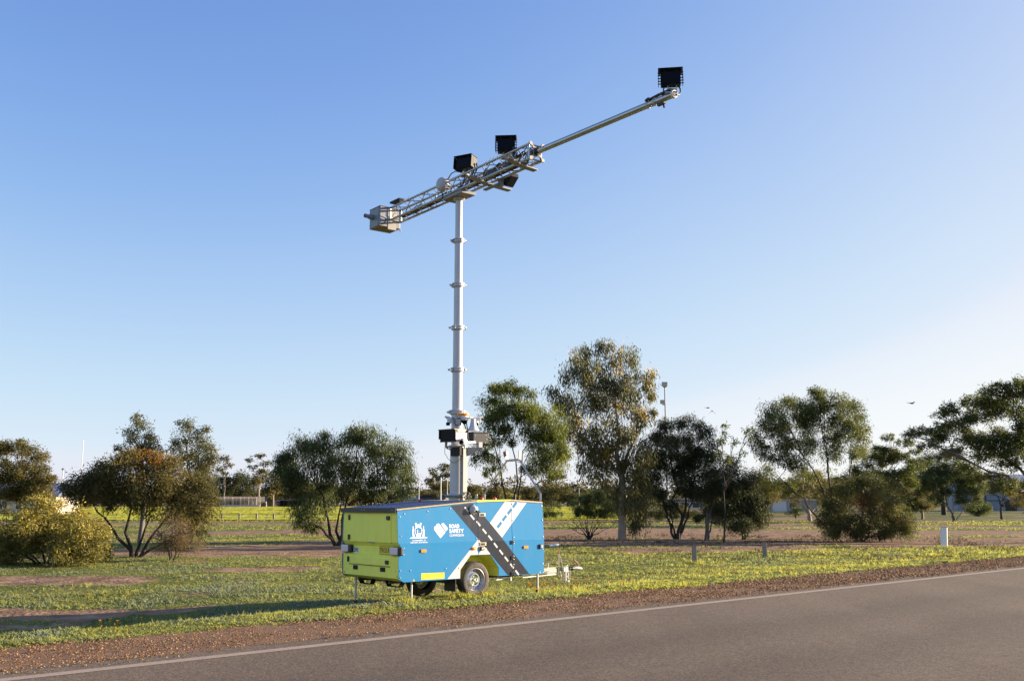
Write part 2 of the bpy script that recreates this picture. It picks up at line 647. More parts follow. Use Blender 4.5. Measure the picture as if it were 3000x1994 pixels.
def strip(name, q0, q1, dq, ps, zfn, m, jitter=None):
    qs = np.arange(q0, q1 + dq, dq)
    P = np.tile(np.asarray(ps, float)[None, :], (len(qs), 1))
    Q = np.tile(qs[:, None], (1, len(ps)))
    if jitter:
        P[:, -1] += (rng.random(len(qs)) - 0.5) * jitter + (vnoise(qs, qs * 0, 0.8, 5) - 0.5) * jitter * 1.5
    X, Y = road_xy(P, Q)
    Z = zfn(P, Q, X, Y)
    n = len(ps)
    V = np.stack([X, Y, Z], -1).reshape(-1, 3)
    i = np.arange(len(qs) - 1)[:, None]
    j = np.arange(n - 1)[None, :]
    Fq = np.stack([i * n + j, (i + 1) * n + j, (i + 1) * n + j + 1, i * n + j + 1], -1).reshape(-1)
    me = np_mesh(name, V, Fq, 4)
    bm = bmesh.new()
    bm.from_mesh(me)
    bmesh.ops.recalc_face_normals(bm, faces=bm.faces)
    for f in bm.faces:
        if f.normal.z < 0:
            f.normal_flip()
        f.smooth = True
    bm.to_mesh(me)
    bm.free()
    o = link(name, me, m)
    o['kind'] = 'structure'
    return o


def asphalt_mat():
    m = bpy.data.materials.new('asphalt')
    m.use_nodes = True
    nt = m.node_tree
    b = nt.nodes['Principled BSDF']
    b.inputs['Roughness'].default_value = 0.85
    b.inputs['Specular IOR Level'].default_value = 0.3
    tc = nt.nodes.new('ShaderNodeTexCoord')
    mp = nt.nodes.new('ShaderNodeMapping')
    mp.inputs['Rotation'].default_value = (0, 0, rad(47.5 - 90))
    nt.links.new(tc.outputs['Object'], mp.inputs['Vector'])
    # wheel-path bands run along the road: noise squeezed along it
    mp2 = nt.nodes.new('ShaderNodeMapping')
    mp2.inputs['Rotation'].default_value = (0, 0, rad(47.5))
    mp2.inputs['Scale'].default_value = (0.6, 0.05, 1)
    nt.links.new(tc.outputs['Object'], mp2.inputs['Vector'])
    band = nt.nodes.new('ShaderNodeTexNoise')
    band.inputs['Scale'].default_value = 1.0
    band.inputs['Detail'].default_value = 3
    nt.links.new(mp2.outputs[0], band.inputs['Vector'])
    stone = nt.nodes.new('ShaderNodeTexVoronoi')
    stone.inputs['Scale'].default_value = 60
    nt.links.new(tc.outputs['Object'], stone.inputs['Vector'])
    fine = nt.nodes.new('ShaderNodeTexNoise')
    fine.inputs['Scale'].default_value = 55
    fine.inputs['Detail'].default_value = 8
    nt.links.new(tc.outputs['Object'], fine.inputs['Vector'])
    r1 = nt.nodes.new('ShaderNodeValToRGB')
    r1.color_ramp.elements[0].position = 0.3
    r1.color_ramp.elements[0].color = (0.098, 0.073, 0.050, 1)
    r1.color_ramp.elements[1].position = 0.7
    r1.color_ramp.elements[1].color = (0.155, 0.118, 0.082, 1)
    mot = nt.nodes.new('ShaderNodeTexNoise')
    mot.inputs['Scale'].default_value = 7
    mot.inputs['Detail'].default_value = 9
    mot.inputs['Roughness'].default_value = 0.7
    nt.links.new(tc.outputs['Object'], mot.inputs['Vector'])
    mixf = nt.nodes.new('ShaderNodeMath')
    mixf.operation = 'MULTIPLY_ADD'
    mixf.inputs[1].default_value = 0.55
    nt.links.new(mot.outputs['Fac'], mixf.inputs[0])
    half = nt.nodes.new('ShaderNodeMath')
    half.operation = 'MULTIPLY'
    half.inputs[1].default_value = 0.48
    nt.links.new(band.outputs['Fac'], half.inputs[0])
    nt.links.new(half.outputs[0], mixf.inputs[2])
    nt.links.new(mixf.outputs[0], r1.inputs[0])
    r2 = nt.nodes.new('ShaderNodeValToRGB')
    e = r2.color_ramp.elements
    e[0].position, e[0].color = 0.0, (0.45, 0.45, 0.45, 1)
    e[1].position, e[1].color = 1.0, (1.9, 1.8, 1.65, 1)
    x = e.new(0.5)
    x.color = (0.95, 0.95, 0.95, 1)
    sep = nt.nodes.new('ShaderNodeSeparateColor')
    nt.links.new(stone.outputs['Color'], sep.inputs[0])
    nt.links.new(sep.outputs[0], r2.inputs[0])
    mx = nt.nodes.new('ShaderNodeMix')
    mx.data_type = 'RGBA'
    mx.blend_type = 'MULTIPLY'
    mx.inputs[0].default_value = 0.8
    nt.links.new(r1.outputs[0], mx.inputs[6])
    nt.links.new(r2.outputs[0], mx.inputs[7])
    # wheel paths: tone across the road, measured along the road's own normal
    dp = nt.nodes.new('ShaderNodeVectorMath')
    dp.operation = 'DOT_PRODUCT'
    dp.inputs[1].default_value = (-0.676, 0.737, 0)
    nt.links.new(tc.outputs['Object'], dp.inputs[0])
    wob = nt.nodes.new('ShaderNodeMath')
    wob.operation = 'MULTIPLY_ADD'
    wob.inputs[1].default_value = 1.6
    nt.links.new(band.outputs['Fac'], wob.inputs[0])
    nt.links.new(dp.outputs['Value'], wob.inputs[2])
    mr = nt.nodes.new('ShaderNodeMapRange')
    mr.inputs['From Min'].default_value = -3.4
    mr.inputs['From Max'].default_value = 11.76
    nt.links.new(wob.outputs[0], mr.inputs['Value'])
    wr = nt.nodes.new('ShaderNodeValToRGB')
    we = wr.color_ramp.elements
    we[0].position, we[0].color = 0.0, (1, 1, 1, 1)
    we[1].position, we[1].color = 1.0, (1.08, 1.06, 1.04, 1)
    for ps, v in ((.30, 1.0), (.36, .76), (.42, .97), (.50, 1.08), (.56, .82), (.62, .96), (.70, .77), (.76, 1.0), (.84, .80), (.90, 1.0)):
        e_ = we.new(ps)
        e_.color = (v, v, v, 1)
    nt.links.new(mr.outputs[0], wr.inputs[0])
    mx2 = nt.nodes.new('ShaderNodeMix')
    mx2.data_type = 'RGBA'
    mx2.blend_type = 'MULTIPLY'
    mx2.inputs[0].default_value = 1.0
    nt.links.new(mx.outputs[2], mx2.inputs[6])
    nt.links.new(wr.outputs[0], mx2.inputs[7])
    # fine cracks and tar stains
    cr = nt.nodes.new('ShaderNodeTexVoronoi')
    cr.feature = 'DISTANCE_TO_EDGE'
    cr.inputs['Scale'].default_value = 0.45
    wn_ = nt.nodes.new('ShaderNodeTexNoise')
    wn_.inputs['Scale'].default_value = 1.7
    wn_.inputs['Detail'].default_value = 8
    nt.links.new(tc.outputs['Object'], wn_.inputs['Vector'])
    va = nt.nodes.new('ShaderNodeVectorMath')
    va.operation = 'ADD'
    nt.links.new(tc.outputs['Object'], va.inputs[0])
    nt.links.new(wn_.outputs['Color'], va.inputs[1])
    nt.links.new(va.outputs[0], cr.inputs['Vector'])
    c1 = nt.nodes.new('ShaderNodeMapRange')
    c1.inputs['From Min'].default_value = 0.0
    c1.inputs['From Max'].default_value = 0.012
    c1.inputs['To Min'].default_value = 0.42
    c1.inputs['To Max'].default_value = 0.0
    nt.links.new(cr.outputs['Distance'], c1.inputs['Value'])
    c2 = nt.nodes.new('ShaderNodeMapRange')
    c2.inputs['From Min'].default_value = 0.50
    c2.inputs['From Max'].default_value = 0.62
    nt.links.new(wn_.outputs['Fac'], c2.inputs['Value'])
    c3 = nt.nodes.new('ShaderNodeMath')
    c3.operation = 'MULTIPLY'
    nt.links.new(c1.outputs[0], c3.inputs[0])
    nt.links.new(c2.outputs[0], c3.inputs[1])
    mx3 = nt.nodes.new('ShaderNodeMix')
    mx3.data_type = 'RGBA'
    mx3.inputs[7].default_value = (0.030, 0.026, 0.023, 1)
    nt.links.new(c3.outputs[0], mx3.inputs[0])
    nt.links.new(mx2.outputs[2], mx3.inputs[6])
    nt.links.new(mx3.outputs[2], b.inputs['Base Color'])
    bp = nt.nodes.new('ShaderNodeBump')
    bp.inputs['Strength'].default_value = 0.7
    bp.inputs['Distance'].default_value = 0.006
    nt.links.new(fine.outputs['Fac'], bp.inputs['Height'])
    nt.links.new(bp.outputs[0], b.inputs['Normal'])
    return m


def wear_paint_mat():
    m = mat('worn_line_paint', (0.36, 0.275, 0.20), 0.75, var=0.15, scale=3)
    nt = m.node_tree
    b = nt.nodes['Principled BSDF']
    src = b.inputs['Base Color'].links[0].from_socket
    n = nt.nodes.new('ShaderNodeTexNoise')
    n.inputs['Scale'].default_value = 60
    n.inputs['Detail'].default_value = 6
    tc = nt.nodes.new('ShaderNodeTexCoord')
    nt.links.new(tc.outputs['Object'], n.inputs['Vector'])
    r = nt.nodes.new('ShaderNodeValToRGB')
    r.color_ramp.elements[0].position = 0.53
    r.color_ramp.elements[1].position = 0.68
    nt.links.new(n.outputs['Fac'], r.inputs[0])
    mx = nt.nodes.new('ShaderNodeMix')
    mx.data_type = 'RGBA'
    nt.links.new(r.outputs[0], mx.inputs[0])
    nt.links.new(src, mx.inputs[6])
    mx.inputs[7].default_value = (0.11, 0.095, 0.085, 1)
    nt.links.new(mx.outputs[2], b.inputs['Base Color'])
    return m


build_ground()
road = strip('road', -60, 160, 0.25, [-16.8, -14, -11, -8, -5, -3, -1.87], lambda P, Q, X, Y: 0 * P, asphalt_mat(), jitter=0.10)
eline = strip('edge_line', -60, 160, 0.5, [-2.56, -2.36], lambda P, Q, X, Y: 0 * P + 0.004, wear_paint_mat())

GRAV = mat('ironstone_gravel', (0.185, 0.098, 0.047), 0.9, var=0.6, scale=30, bump=1.0, bscale=55)
shoulder = strip('gravel_shoulder', -30, 100, 0.2, [-2.0, -1.5, -1.0, -0.6, -0.3, 0.0, 0.4],
                 lambda P, Q, X, Y: -0.010 + np.where(P > 0.0, -0.03, 0.0) + (vnoise(X, Y, 0.3, 88) - 0.5) * 0.012 * (P > -1.9), GRAV)


def build_gravel():
    """loose ironstone pebbles lying on the shoulder"""
    n = 62000
    q = -16 + 46 * rng.random(n) ** 1.35
    pp = -1.95 + 2.1 * rng.random(n)
    edge = rng.random(n) < 0.1
    pp[edge] = -1.9 - 0.35 * rng.random(edge.sum()) ** 2
    x, y = road_xy(pp, q)
    D = np.hypot(x, y)
    keep = (np.abs(np.arctan2(x, y)) < rad(30)) & (D > 9) & (rng.random(n) < .35 + 1.6 * smooth(.36, .60, fbm(x, y, .7, 141)))
    x, y, D, pp = x[keep], y[keep], D[keep], pp[keep]
    n = len(x)
    s = (0.005 + 0.016 * rng.random(n) ** 3) * np.clip(D / 14, 0.9, 1.8)
    base = np.array([[1, 0, 0], [0, 1, 0], [-1, 0, 0], [0, -1, 0], [0, 0, 0.8], [0, 0, -0.6]], float)
    jit = 1 + (rng.random((n, 6, 1)) - 0.5) * 0.6
    a = rng.random(n) * 6.28
    ca, sa = np.cos(a), np.sin(a)
    P = base[None] * jit
    PX = P[..., 0] * ca[:, None] - P[..., 1] * sa[:, None]
    PY = P[..., 0] * sa[:, None] + P[..., 1] * ca[:, None]
    z0 = np.where(pp < -1.9, 0.002, 0.0)
    V = np.stack([x[:, None] + PX * s[:, None], y[:, None] + PY * s[:, None], (z0 + s * 0.3)[:, None] + P[..., 2] * s[:, None]], -1).reshape(-1, 3)
    t = np.array([0, 1, 4, 1, 2, 4, 2, 3, 4, 3, 0, 4])
    Fi = (np.arange(n)[:, None] * 6 + t[None]).ravel()
    tint = np.repeat(rng.random(n), 4)
    me = np_mesh('gravel', V, Fi, 3, tint)
    m = tint_mat('ironstone_pebble', [(0.10, 0.050, 0.022), (0.19, 0.098, 0.043), (0.30, 0.165, 0.070), (0.44, 0.29, 0.15)], 0.8, 0)
    o = link('gravel', me, m)
    o['kind'] = 'stuff'
    o['label'] = 'loose orange brown ironstone pebbles on the road shoulder'


build_gravel()


def field_mat():
    m = bpy.data.materials.new('mown_field')
    m.use_nodes = True
    nt = m.node_tree
    b = nt.nodes['Principled BSDF']
    b.inputs['Roughness'].default_value = 0.9
    b.inputs['Specular IOR Level'].default_value = 0.1
    tc = nt.nodes.new('ShaderNodeTexCoord')
    mp = nt.nodes.new('ShaderNodeMapping')
    mp.inputs['Scale'].default_value = (0.02, 0.12, 1)
    nt.links.new(tc.outputs['Object'], mp.inputs['Vector'])
    n = nt.nodes.new('ShaderNodeTexNoise')
    n.inputs['Scale'].default_value = 1.0
    n.inputs['Detail'].default_value = 4
    nt.links.new(mp.outputs[0], n.inputs['Vector'])
    r = nt.nodes.new('ShaderNodeValToRGB')
    r.color_ramp.elements[0].position = 0.35
    r.color_ramp.elements[0].color = (0.15, 0.19, 0.030, 1)
    r.color_ramp.elements[1].position = 0.65
    r.color_ramp.elements[1].color = (0.25, 0.27, 0.05, 1)
    nt.links.new(n.outputs['Fac'], r.inputs[0])
    nt.links.new(r.outputs[0], b.inputs['Base Color'])
    return m


def build_field():
    us = np.linspace(-250, 1860, 60)
    V = []
    rows = 26
    for u_ in us:
        a = at_ground(u_, 1524.5)
        b = at_ground(u_, 1485.0)
        for k in range(rows):
            t = k / (rows - 1)
            p = a + (b - a) * t
            V.append((p[0], p[1], float(ground_z(p[0], p[1])) + 0.06))
    V = np.array(V)
    i = np.arange(len(us) - 1)[:, None]
    j = np.arange(rows - 1)[None, :]
    Fq = np.stack([i * rows + j, (i + 1) * rows + j, (i + 1) * rows + j + 1, i * rows + j + 1], -1).reshape(-1)
    me = np_mesh('playing_field', V, Fq, 4)
    o = link('playing_field', me, field_mat())
    o['kind'] = 'structure'
    o['label'] = 'bright green mown sports oval'
    # upright sward that catches the low sun
    n = 42000
    r = np.random.default_rng(3)
    uu = r.random(n) * (len(us) - 1)
    vv = r.random(n) ** 1.6 * (rows - 1)
    i0 = np.minimum(uu.astype(int), len(us) - 2)
    j0 = np.minimum(vv.astype(int), rows - 2)
    fu, fv = (uu - i0)[:, None], (vv - j0)[:, None]
    G = V.reshape(len(us), rows, 3)
    P = (G[i0, j0] * (1 - fu) + G[i0 + 1, j0] * fu) * (1 - fv) + (G[i0, j0 + 1] * (1 - fu) + G[i0 + 1, j0 + 1] * fu) * fv
    D = np.hypot(P[:, 0], P[:, 1])
    az = r.random(n) * 3.14
    h = .05 * (D / 110) ** 1.0
    w = .28 * (D / 110)
    sx, sy = np.cos(az) * w, np.sin(az) * w
    up = np.stack([(r.random(n) - .5) * h, (r.random(n) - .5) * h, h], -1)
    A = P - np.stack([sx, sy, 0 * sx], -1)
    B_ = P + np.stack([sx, sy, 0 * sx], -1)
    Q = np.stack([A, B_, B_ + up, A + up], 1).reshape(-1, 3)
    stripe = .5 + .5 * np.sign(np.sin(D / 9.0))
    T = np.clip(.3 + .35 * stripe + (r.random(n) - .5) * .4, 0, 1)
    m = tint_mat('mown_sward', [(.20, .22, .045), (.28, .29, .07), (.36, .35, .10)], .7, .40, spec=.05)
    o = link('field_sward', np_mesh('field_sward', Q, np.arange(len(Q)), 4, T), m)
    o['kind'] = 'stuff'
    o['label'] = 'short sunlit grass of the mown oval'


build_field()

# ------------------------------------------------------------------ the camera trailer (local axes: x forward, y to the far side, z up)
T_RZ = rad(40.5)
TR = thing('camera_trailer', 'blue and lime green camera trailer with tall mast and boom on the grass verge', 'trailer', (-0.706, 19.445, 0.0), T_RZ)
WID = 1.95
LEAN = 0.0625


def lean(z):
    return max(0.0, z - 1.04) * LEAN


def sp(s, z, off=0.0):
    """a point on the near side skin"""
    return (s, lean(z) - off, z)


def clip(poly, a, b, c):
    """keep the side a*x + b*y <= c"""
    out = []
    n = len(poly)
    for i in range(n):
        p, q = poly[i], poly[(i + 1) % n]
        dp, dq = a * p[0] + b * p[1] - c, a * q[0] + b * q[1] - c
        if dp <= 0:
            out.append(p)
        if (dp < 0 < dq) or (dq < 0 < dp):
            t = dp / (dp - dq)
            out.append((p[0] + (q[0] - p[0]) * t, p[1] + (q[1] - p[1]) * t))
    return out


BODY = [(-1.60, .357), (-1.73, .42), (-1.735, .80), (-1.69, .835), (-1.69, .968), (-1.755, 1.06), (-1.765, 1.60),
        (.055, 1.755), (.923, 1.785), (1.772, 1.742), (1.772, .365)]
ARCH = [(.588, .365), (.588, .527), (.38, .78), (-.108, .78), (-.35, .524), (-.353, .36)]


def squeeze(mb):
    mb.v = [(x, 0.975 + (y - 0.975) * (1 - 2 * lean(z) / WID), z) for x, y, z in mb.v]
    return mb


mb = MB()
mb.prism(BODY, 0.42, 1.53, lambda x, y, w: (x, w, y))
mb.prism(BODY + ARCH, 0.012, 0.418, lambda x, y, w: (x, w, y))
mb.prism(BODY + ARCH, 1.532, 1.94, lambda x, y, w: (x, w, y))
body = part('body', squeeze(mb), M['lime'], TR)

# near side skin: three panels with gaps between them, folded at the waist
REAR_P = [(-1.779, 1.62), (-1.771, 1.067), (-1.703, .968), (-1.695, .832), (-1.754, .795), (-1.746, .418), (-1.637, .357),
          (-.354, .361), (-.35, .524), (-.108, .784), (.074, .784), (.070, 1.40), (.062, 1.773)]
DOOR_P = [(.082, .784), (.379, .781), (.588, .527), (.588, .37), (.936, .366), (.931, 1.80), (.070, 1.773), (.078, 1.40)]
FRONT_P = [(.945, .366), (1.781, .36), (1.785, 1.04), (1.783, 1.756), (.940, 1.80)]


def skin(poly, off=0.0, thick=0.010, far=False):
    mb = MB()
    for sgn in (1, -1):
        pl = clip(poly, 0, sgn, 1.04 * sgn)
        if len(pl) < 3:
            continue
        if thick:
            mb.prism(pl, off, off - thick, lambda x, y, w: sp(x, y, w))
        else:
            mb.face([sp(x, y, off) for x, y in pl])
    if far:
        mb.v = [(x, WID - y, z) for x, y, z in mb.v]
    return mb


rear_panel = part('side_panel', skin(REAR_P), M['blue'], TR, label='rear side panel with white crest and lettering')
door_panel = part('door', skin(DOOR_P), M['blue'], TR, label='middle side door crossed by the grey road band')
front_panel = part('side_panel', skin(FRONT_P), M['blue'], TR, label='front side panel, mostly plain blue')
FARP = [REAR_P[i] for i in range(0, 7)] + [(1.781, .36), (1.785, 1.04), (1.783, 1.756), (.93, 1.80), (.06, 1.773)]
FARP = FARP[:7] + ARCH[::-1] + FARP[7:]
part('side_panel', skin(FARP, far=True), M['blue'], TR, label='far side panel facing away from the road')
PANELS = [(rear_panel, REAR_P, -2.0, .068), (door_panel, DOOR_P, .080, .934), (front_panel, FRONT_P, .944, 2.0)]


def decal(name, poly, m, layer):
    """flat vinyl print on the side skin, cut at the panel gaps and at the waist fold"""
    for obj, outline, s0, s1 in PANELS:
        pl = clip(clip(poly, 1, 0, s1), -1, 0, -s0)
        if len(pl) < 3:
            continue
        mb = skin(pl, off=0.0012 * layer, thick=0)
        if mb.v:
            part(name, mb, m, obj)


decal('road_graphic', [(.783, 1.794), (1.356, 1.775), (.673, 1.098), (.38, 1.384)], M['white_vinyl'], 1)
decal('road_graphic', [(.08, 1.085), (-.655, .369), (-.358, .369), (-.352, .53), (-.108, .790), (.368, .790), (.372, .80)], M['white_vinyl'], 1)
decal('road_graphic', [(-.565, 1.712), (-.03, 1.757), (.38, 1.382), (1.380, .372), (.824, .374), (.08, 1.082)], M['grey_vinyl'], 2)
decal('road_graphic', [(.079, .80), (.079, .86), (.17, .93), (.21, .93)], M['blue'], 2)


def dash(c, L, W, ang, m, layer):
    d = (math.cos(ang), math.sin(ang))
    n = (-d[1], d[0])
    P = [(c[0] + d[0] * a * L / 2 + n[0] * b * W / 2, c[1] + d[1] * a * L / 2 + n[1] * b * W / 2) for a, b in ((-1, -1), (1, -1), (1, 1), (-1, 1))]
    decal('dash_mark', P, m, layer)


for c in [(-.31, 1.725), (-.187, 1.643), (-.051, 1.497), (.092, 1.375), (.236, 1.227), (.373, 1.099), (.508, .955), (.648, .819), (.783, .684), (.925, .545), (1.059, .413)]:
    if c[0] == -.31:
        continue
    dash(c, .125, .036, rad(-45.5), M['white_vinyl'], 3)
for c in [(1.035, 1.728), (.898, 1.601), (.757, 1.473), (.621, 1.343)]:
    dash(c, .14, .055, rad(43), M['blue'], 3)


# lettering -----------------------------------------------------------
def text_mesh(body_, w=None, h=None, bold=0.0):
    cu = bpy.data.curves.new('lettering', 'FONT')
    cu.body = body_
    cu.size = 1.0
    cu.offset = bold
    cu.resolution_u = 3
    cu.align_x = 'LEFT'
    o = bpy.data.objects.new('lettering', cu)
    COL.objects.link(o)
    dg = bpy.context.evaluated_depsgraph_get()
    me = bpy.data.meshes.new_from_object(o.evaluated_get(dg))
    bpy.data.objects.remove(o)
    bpy.data.curves.remove(cu)
    n = len(me.vertices)
    co = np.zeros(n * 3, np.float32)
    me.vertices.foreach_get('co', co)
    co = co.reshape(-1, 3)
    lo, hi = co.min(0), co.max(0)
    co = co - lo
    if w:
        co[:, 0] *= w / (hi[0] - lo[0])
    if h:
        co[:, 1] *= h / (hi[1] - lo[1])
    me.vertices.foreach_set('co', co.ravel())
    return me, co


def side_text(body_, s, z, w, h, m, parent, bold=0.0, off=0.003):
    me, co = text_mesh(body_, w, h, bold)
    P = np.array([sp(s + a, z + b, off) for a, b, _ in co], np.float32)
    me.vertices.foreach_set('co', P.ravel())
    me.update()
    return link('lettering', me, m, parent)


def rear_text(body_, y_left, z, w, h, s, m, parent, bold=0.0):
    me, co = text_mesh(body_, w, h, bold)
    P = np.array([(s, y_left - a, z + b) for a, b, _ in co], np.float32)
    me.vertices.foreach_set('co', P.ravel())
    me.update()
    return link('lettering', me, m, parent)


W_ = M['print_white']
side_text('ROAD', -.612, 1.300, .236, .072, W_, rear_panel, 0.022)
side_text('SAFETY', -.612, 1.210, .340, .072, W_, rear_panel, 0.022)
side_text('COMMISSION', -.612, 1.143, .338, .043, W_, rear_panel, 0.0)
side_text('GOVERNMENT OF', -1.463, 1.078, .303, .024, W_, rear_panel, 0.012)
side_text('WESTERN AUSTRALIA', -1.510, 1.041, .390, .024, W_, rear_panel, 0.012)


def sheet(name, polys, m, parent, off=0.003):
    mb = MB()
    for pl in polys:
        for sgn in (1, -1):
            q = clip(pl, 0, sgn, 1.04 * sgn)
            if len(q) > 2:
                mb.face([sp(x, y, off) for x, y in q])
    return part(name, mb, m, parent)


# heart-shaped road emblem: two rounded bars meeting at a point
def rounded_bar(x0, y0, x1, y1, w, r0=True):
    d = np.array([x1 - x0, y1 - y0])
    L = np.hypot(*d)
    d /= L
    n = np.array([-d[1], d[0]])
    P = []
    r = w * 0.28
    for cx, cy, a0 in ((r, w / 2 - r, 180), (r, -w / 2 + r, 270)) if r0 else ():
        pass
    corners = [(r, -w / 2 + r, 180, 270), (None,), (None,), (r, w / 2 - r, 90, 180)]
    for k in range(5):
        a = rad(90 + 90 * k / 4)
        P.append((r + r * math.cos(a), w / 2 - r + r * math.sin(a)))
    for k in range(5):
        a = rad(180 + 90 * k / 4)
        P.append((r + r * math.cos(a), -w / 2 + r + r * math.sin(a)))
    P.append((L, -w / 2))
    P.append((L, w / 2))
    o = np.array([x0, y0])
    return [tuple(o + d * a + n * b) for a, b in P]


em = [rounded_bar(-.925, 1.352, -.765, 1.172, .158), rounded_bar(-.715, 1.355, -.672, 1.300, .0)]
em[1] = [(-.772, 1.392), (-.745, 1.393), (-.650, 1.303), (-.650, 1.288), (-.690, 1.245), (-.700, 1.250), (-.792, 1.362), (-.790, 1.378)]
for q_ in em:
    sheet('road_emblem', [q_], W_, rear_panel)
mk = []
for c, L in (((-.905, 1.335), .045), ((-.858, 1.280), .045), ((-.81, 1.222), .045)):
    d = np.array([.66, -.75])
    n = np.array([.75, .66])
    c = np.array(c)
    mk.append([tuple(c + d * a * L / 2 + n * b * .007) for a, b in ((-1, -1), (1, -1), (1, 1), (-1, 1))])
mk.append([(-.722, 1.318), (-.706, 1.336), (-.698, 1.328), (-.714, 1.310)])
for q_ in mk:
    sheet('emblem_mark', [q_], M['blue'], rear_panel, 0.0045)

# state crest: crown, shield with swan, two supporters, ground line
cx = -1.321
cr = []
cr.append([(cx - .195, 1.130), (cx + .20, 1.130), (cx + .20, 1.138), (cx + .12, 1.150), (cx - .12, 1.150), (cx - .195, 1.138)])
cr += [[(cx - .045 - .02, 1.330), (cx + .065, 1.330), (cx + .058, 1.375), (cx + .036, 1.385), (cx + .02, 1.366), (cx, 1.390), (cx - .02, 1.366), (cx - .036, 1.385), (cx - .058, 1.375)]]
for sg in (-1, 1):
    def S(pts):
        return [(cx + sg * a, b) for a, b in pts]
    cr.append(S([(.055, 1.383), (.075, 1.372), (.072, 1.395), (.050, 1.410), (.030, 1.404), (.048, 1.398)]))
    cr.append(S([(.128, 1.150), (.078, 1.150), (.098, 1.200), (.100, 1.245), (.092, 1.275), (.108, 1.300), (.105, 1.330), (.118, 1.352), (.127, 1.330), (.122, 1.305), (.135, 1.270), (.132, 1.220)]))
    cr.append(S([(.0, 1.332), (.075, 1.312), (.078, 1.302), (.07, 1.302), (.0, 1.322)]))
    cr.append(S([(.078, 1.312), (.070, 1.220), (.052, 1.175), (.044, 1.178), (.061, 1.222), (.069, 1.308)]))
cr.append([(cx - .052, 1.178), (cx - .03, 1.152), (cx + .03, 1.152), (cx + .052, 1.178), (cx + .058, 1.212), (cx + .03, 1.226), (cx, 1.216), (cx - .02, 1.204), (cx - .05, 1.205)])
cr.append([(cx - .022, 1.205), (cx - .030, 1.240), (cx - .018, 1.262), (cx - .026, 1.272), (cx - .038, 1.264), (cx - .030, 1.283), (cx - .016, 1.280), (cx - .006, 1.258), (cx - .018, 1.235), (cx - .008, 1.205)])
sheet('state_crest', cr, W_, rear_panel)
sheet('crest_line', [[(cx - .055, 1.185), (cx + .056, 1.185), (cx + .056, 1.191), (cx - .055, 1.191)]], M['blue'], rear_panel, 0.0045)

lb = sheet('notice_label', [[(-1.253, .385), (-.728, .381), (-.728, .493), (-1.253, .498)]], M['label_yellow'], rear_panel, 0.0025)
for k, (t_, w_) in enumerate((('In an emergency, contact Triple Zero (000).', .49), ('For non-urgent matters, please contact', .445), ('(08) 9323 8111', .175))):
    side_text(t_, -1.238, .466 - .033 * k, w_, .021, M['brown_print'], rear_panel, 0.0, 0.004)


def warn_side(s, z, parent):
    sheet('warning_label', [[(s - .022, z - .018), (s + .022, z - .018), (s, z + .022)]], M['label_yellow'], parent)
    sheet('warning_mark', [[(s - .005, z - .012), (s + .005, z - .012), (s + .003, z + .008), (s - .003, z + .008)]], M['print_black'], parent, 0.0042)


warn_side(-1.417, .387, rear_panel)
warn_side(1.673, .397, front_panel)

# bolts
bm_ = MB()
bm_.lathe([(.013, 0), (.012, -.006), (.007, -.010), (.001, -.011)], 'y', 10)
bolt_me = bm_.mesh('bolt')
bolt_me.materials.append(M['bolt'])
for s, z in [(-1.726, 1.515), (-1.624, 1.569), (-1.104, 1.61), (-.574, 1.659), (-1.711, 1.173), (.032, 1.1), (-1.645, .957), (-1.648, .84), (-1.713, .561),
             (-1.493, .558), (-.697, .559), (-1.711, .44), (-.39, .562), (1.758, 1.707), (1.749, 1.42), (1.756, 1.091), (1.745, .844), (1.743, .561), (1.742, .394),
             (.963, 1.747), (.966, 1.424), (.971, 1.096), (.968, 1.018), (.974, .975), (.971, .73), (.971, .67), (.972, .57)]:
    link('bolt', bolt_me, None, rear_panel if s < .06 else front_panel, loc=sp(s, z, .001))

# marker lamps, latches, hinges, sockets on the side
for s, z, p_ in ((-1.217, .898, rear_panel), (1.279, .897, front_panel)):
    mb = MB().box((s, -.011, z), (.115, .022, .052))
    part('side_reflector', mb, M['amber'], p_, bevel=.004)
mb = MB()
mb.lathe([(.030, 0), (.030, -.012), (.024, -.024), (.010, -.030), (.001, -.031)], 'y', 18)
mb.v = [(x * 2.1 - .038, y, z + .907) for x, y, z in mb.v]
part('side_lamp', mb, M['amber'], rear_panel, smooth_=True)
for z in (1.541, .986):
    mb = MB().box((.190, lean(z) - .006, z), (.155, .016, .068))
    la = part('latch', mb, M['brass'], door_panel, bevel=.006)
    mb = MB()
    for k in range(4):
        mb.box((.150 + k * .024, lean(z) - .016, z), (.012, .010, .040))
    split_part('latch_paddle', mb, M['print_black'], door_panel)
mb = MB().box((.155, -.018, .905), (.075, .036, .075))
part('power_socket', mb, M['black'], door_panel, bevel=.008)
mb = MB().box((.155, -.038, .905), (.034, .006, .034)).tube([(.19, -.02, .905), (.255, -.02, .905), (.265, -.02, .89)], .007)
split_part('socket_lever', mb, M['white_plastic'], door_panel)
for z in (1.002, .704, .398):
    mb = MB().box((.930, -.012, z), (.055, .022, .070)).tube([(.945, -.024, z - .035), (.945, -.024, z + .035)], .012)
    part('hinge', mb, M['black'], front_panel, bevel=.003)
mb = MB().box((1.685, -.016, .902), (.080, .032, .088))
part('power_socket', mb, M['black'], front_panel, bevel=.008)
mb = MB().box((1.700, -.034, .902), (.048, .008, .060))
part('socket_cover', mb, M['pale_steel'], front_panel)
mb = MB()
mb.lathe([(.085, 0), (.085, -.018), (.073, -.03)], 'y', 24)
dome = part('dome_camera', mb.lathe([(.074, -.03)] + [(.074 * math.cos(rad(a)), -.045 - .074 * math.sin(rad(a))) for a in range(0, 86, 12)] + [(.001, -.119)], 'y', 24), M['white_plastic'], rear_panel, loc=sp(-.032, 1.637), smooth_=True)
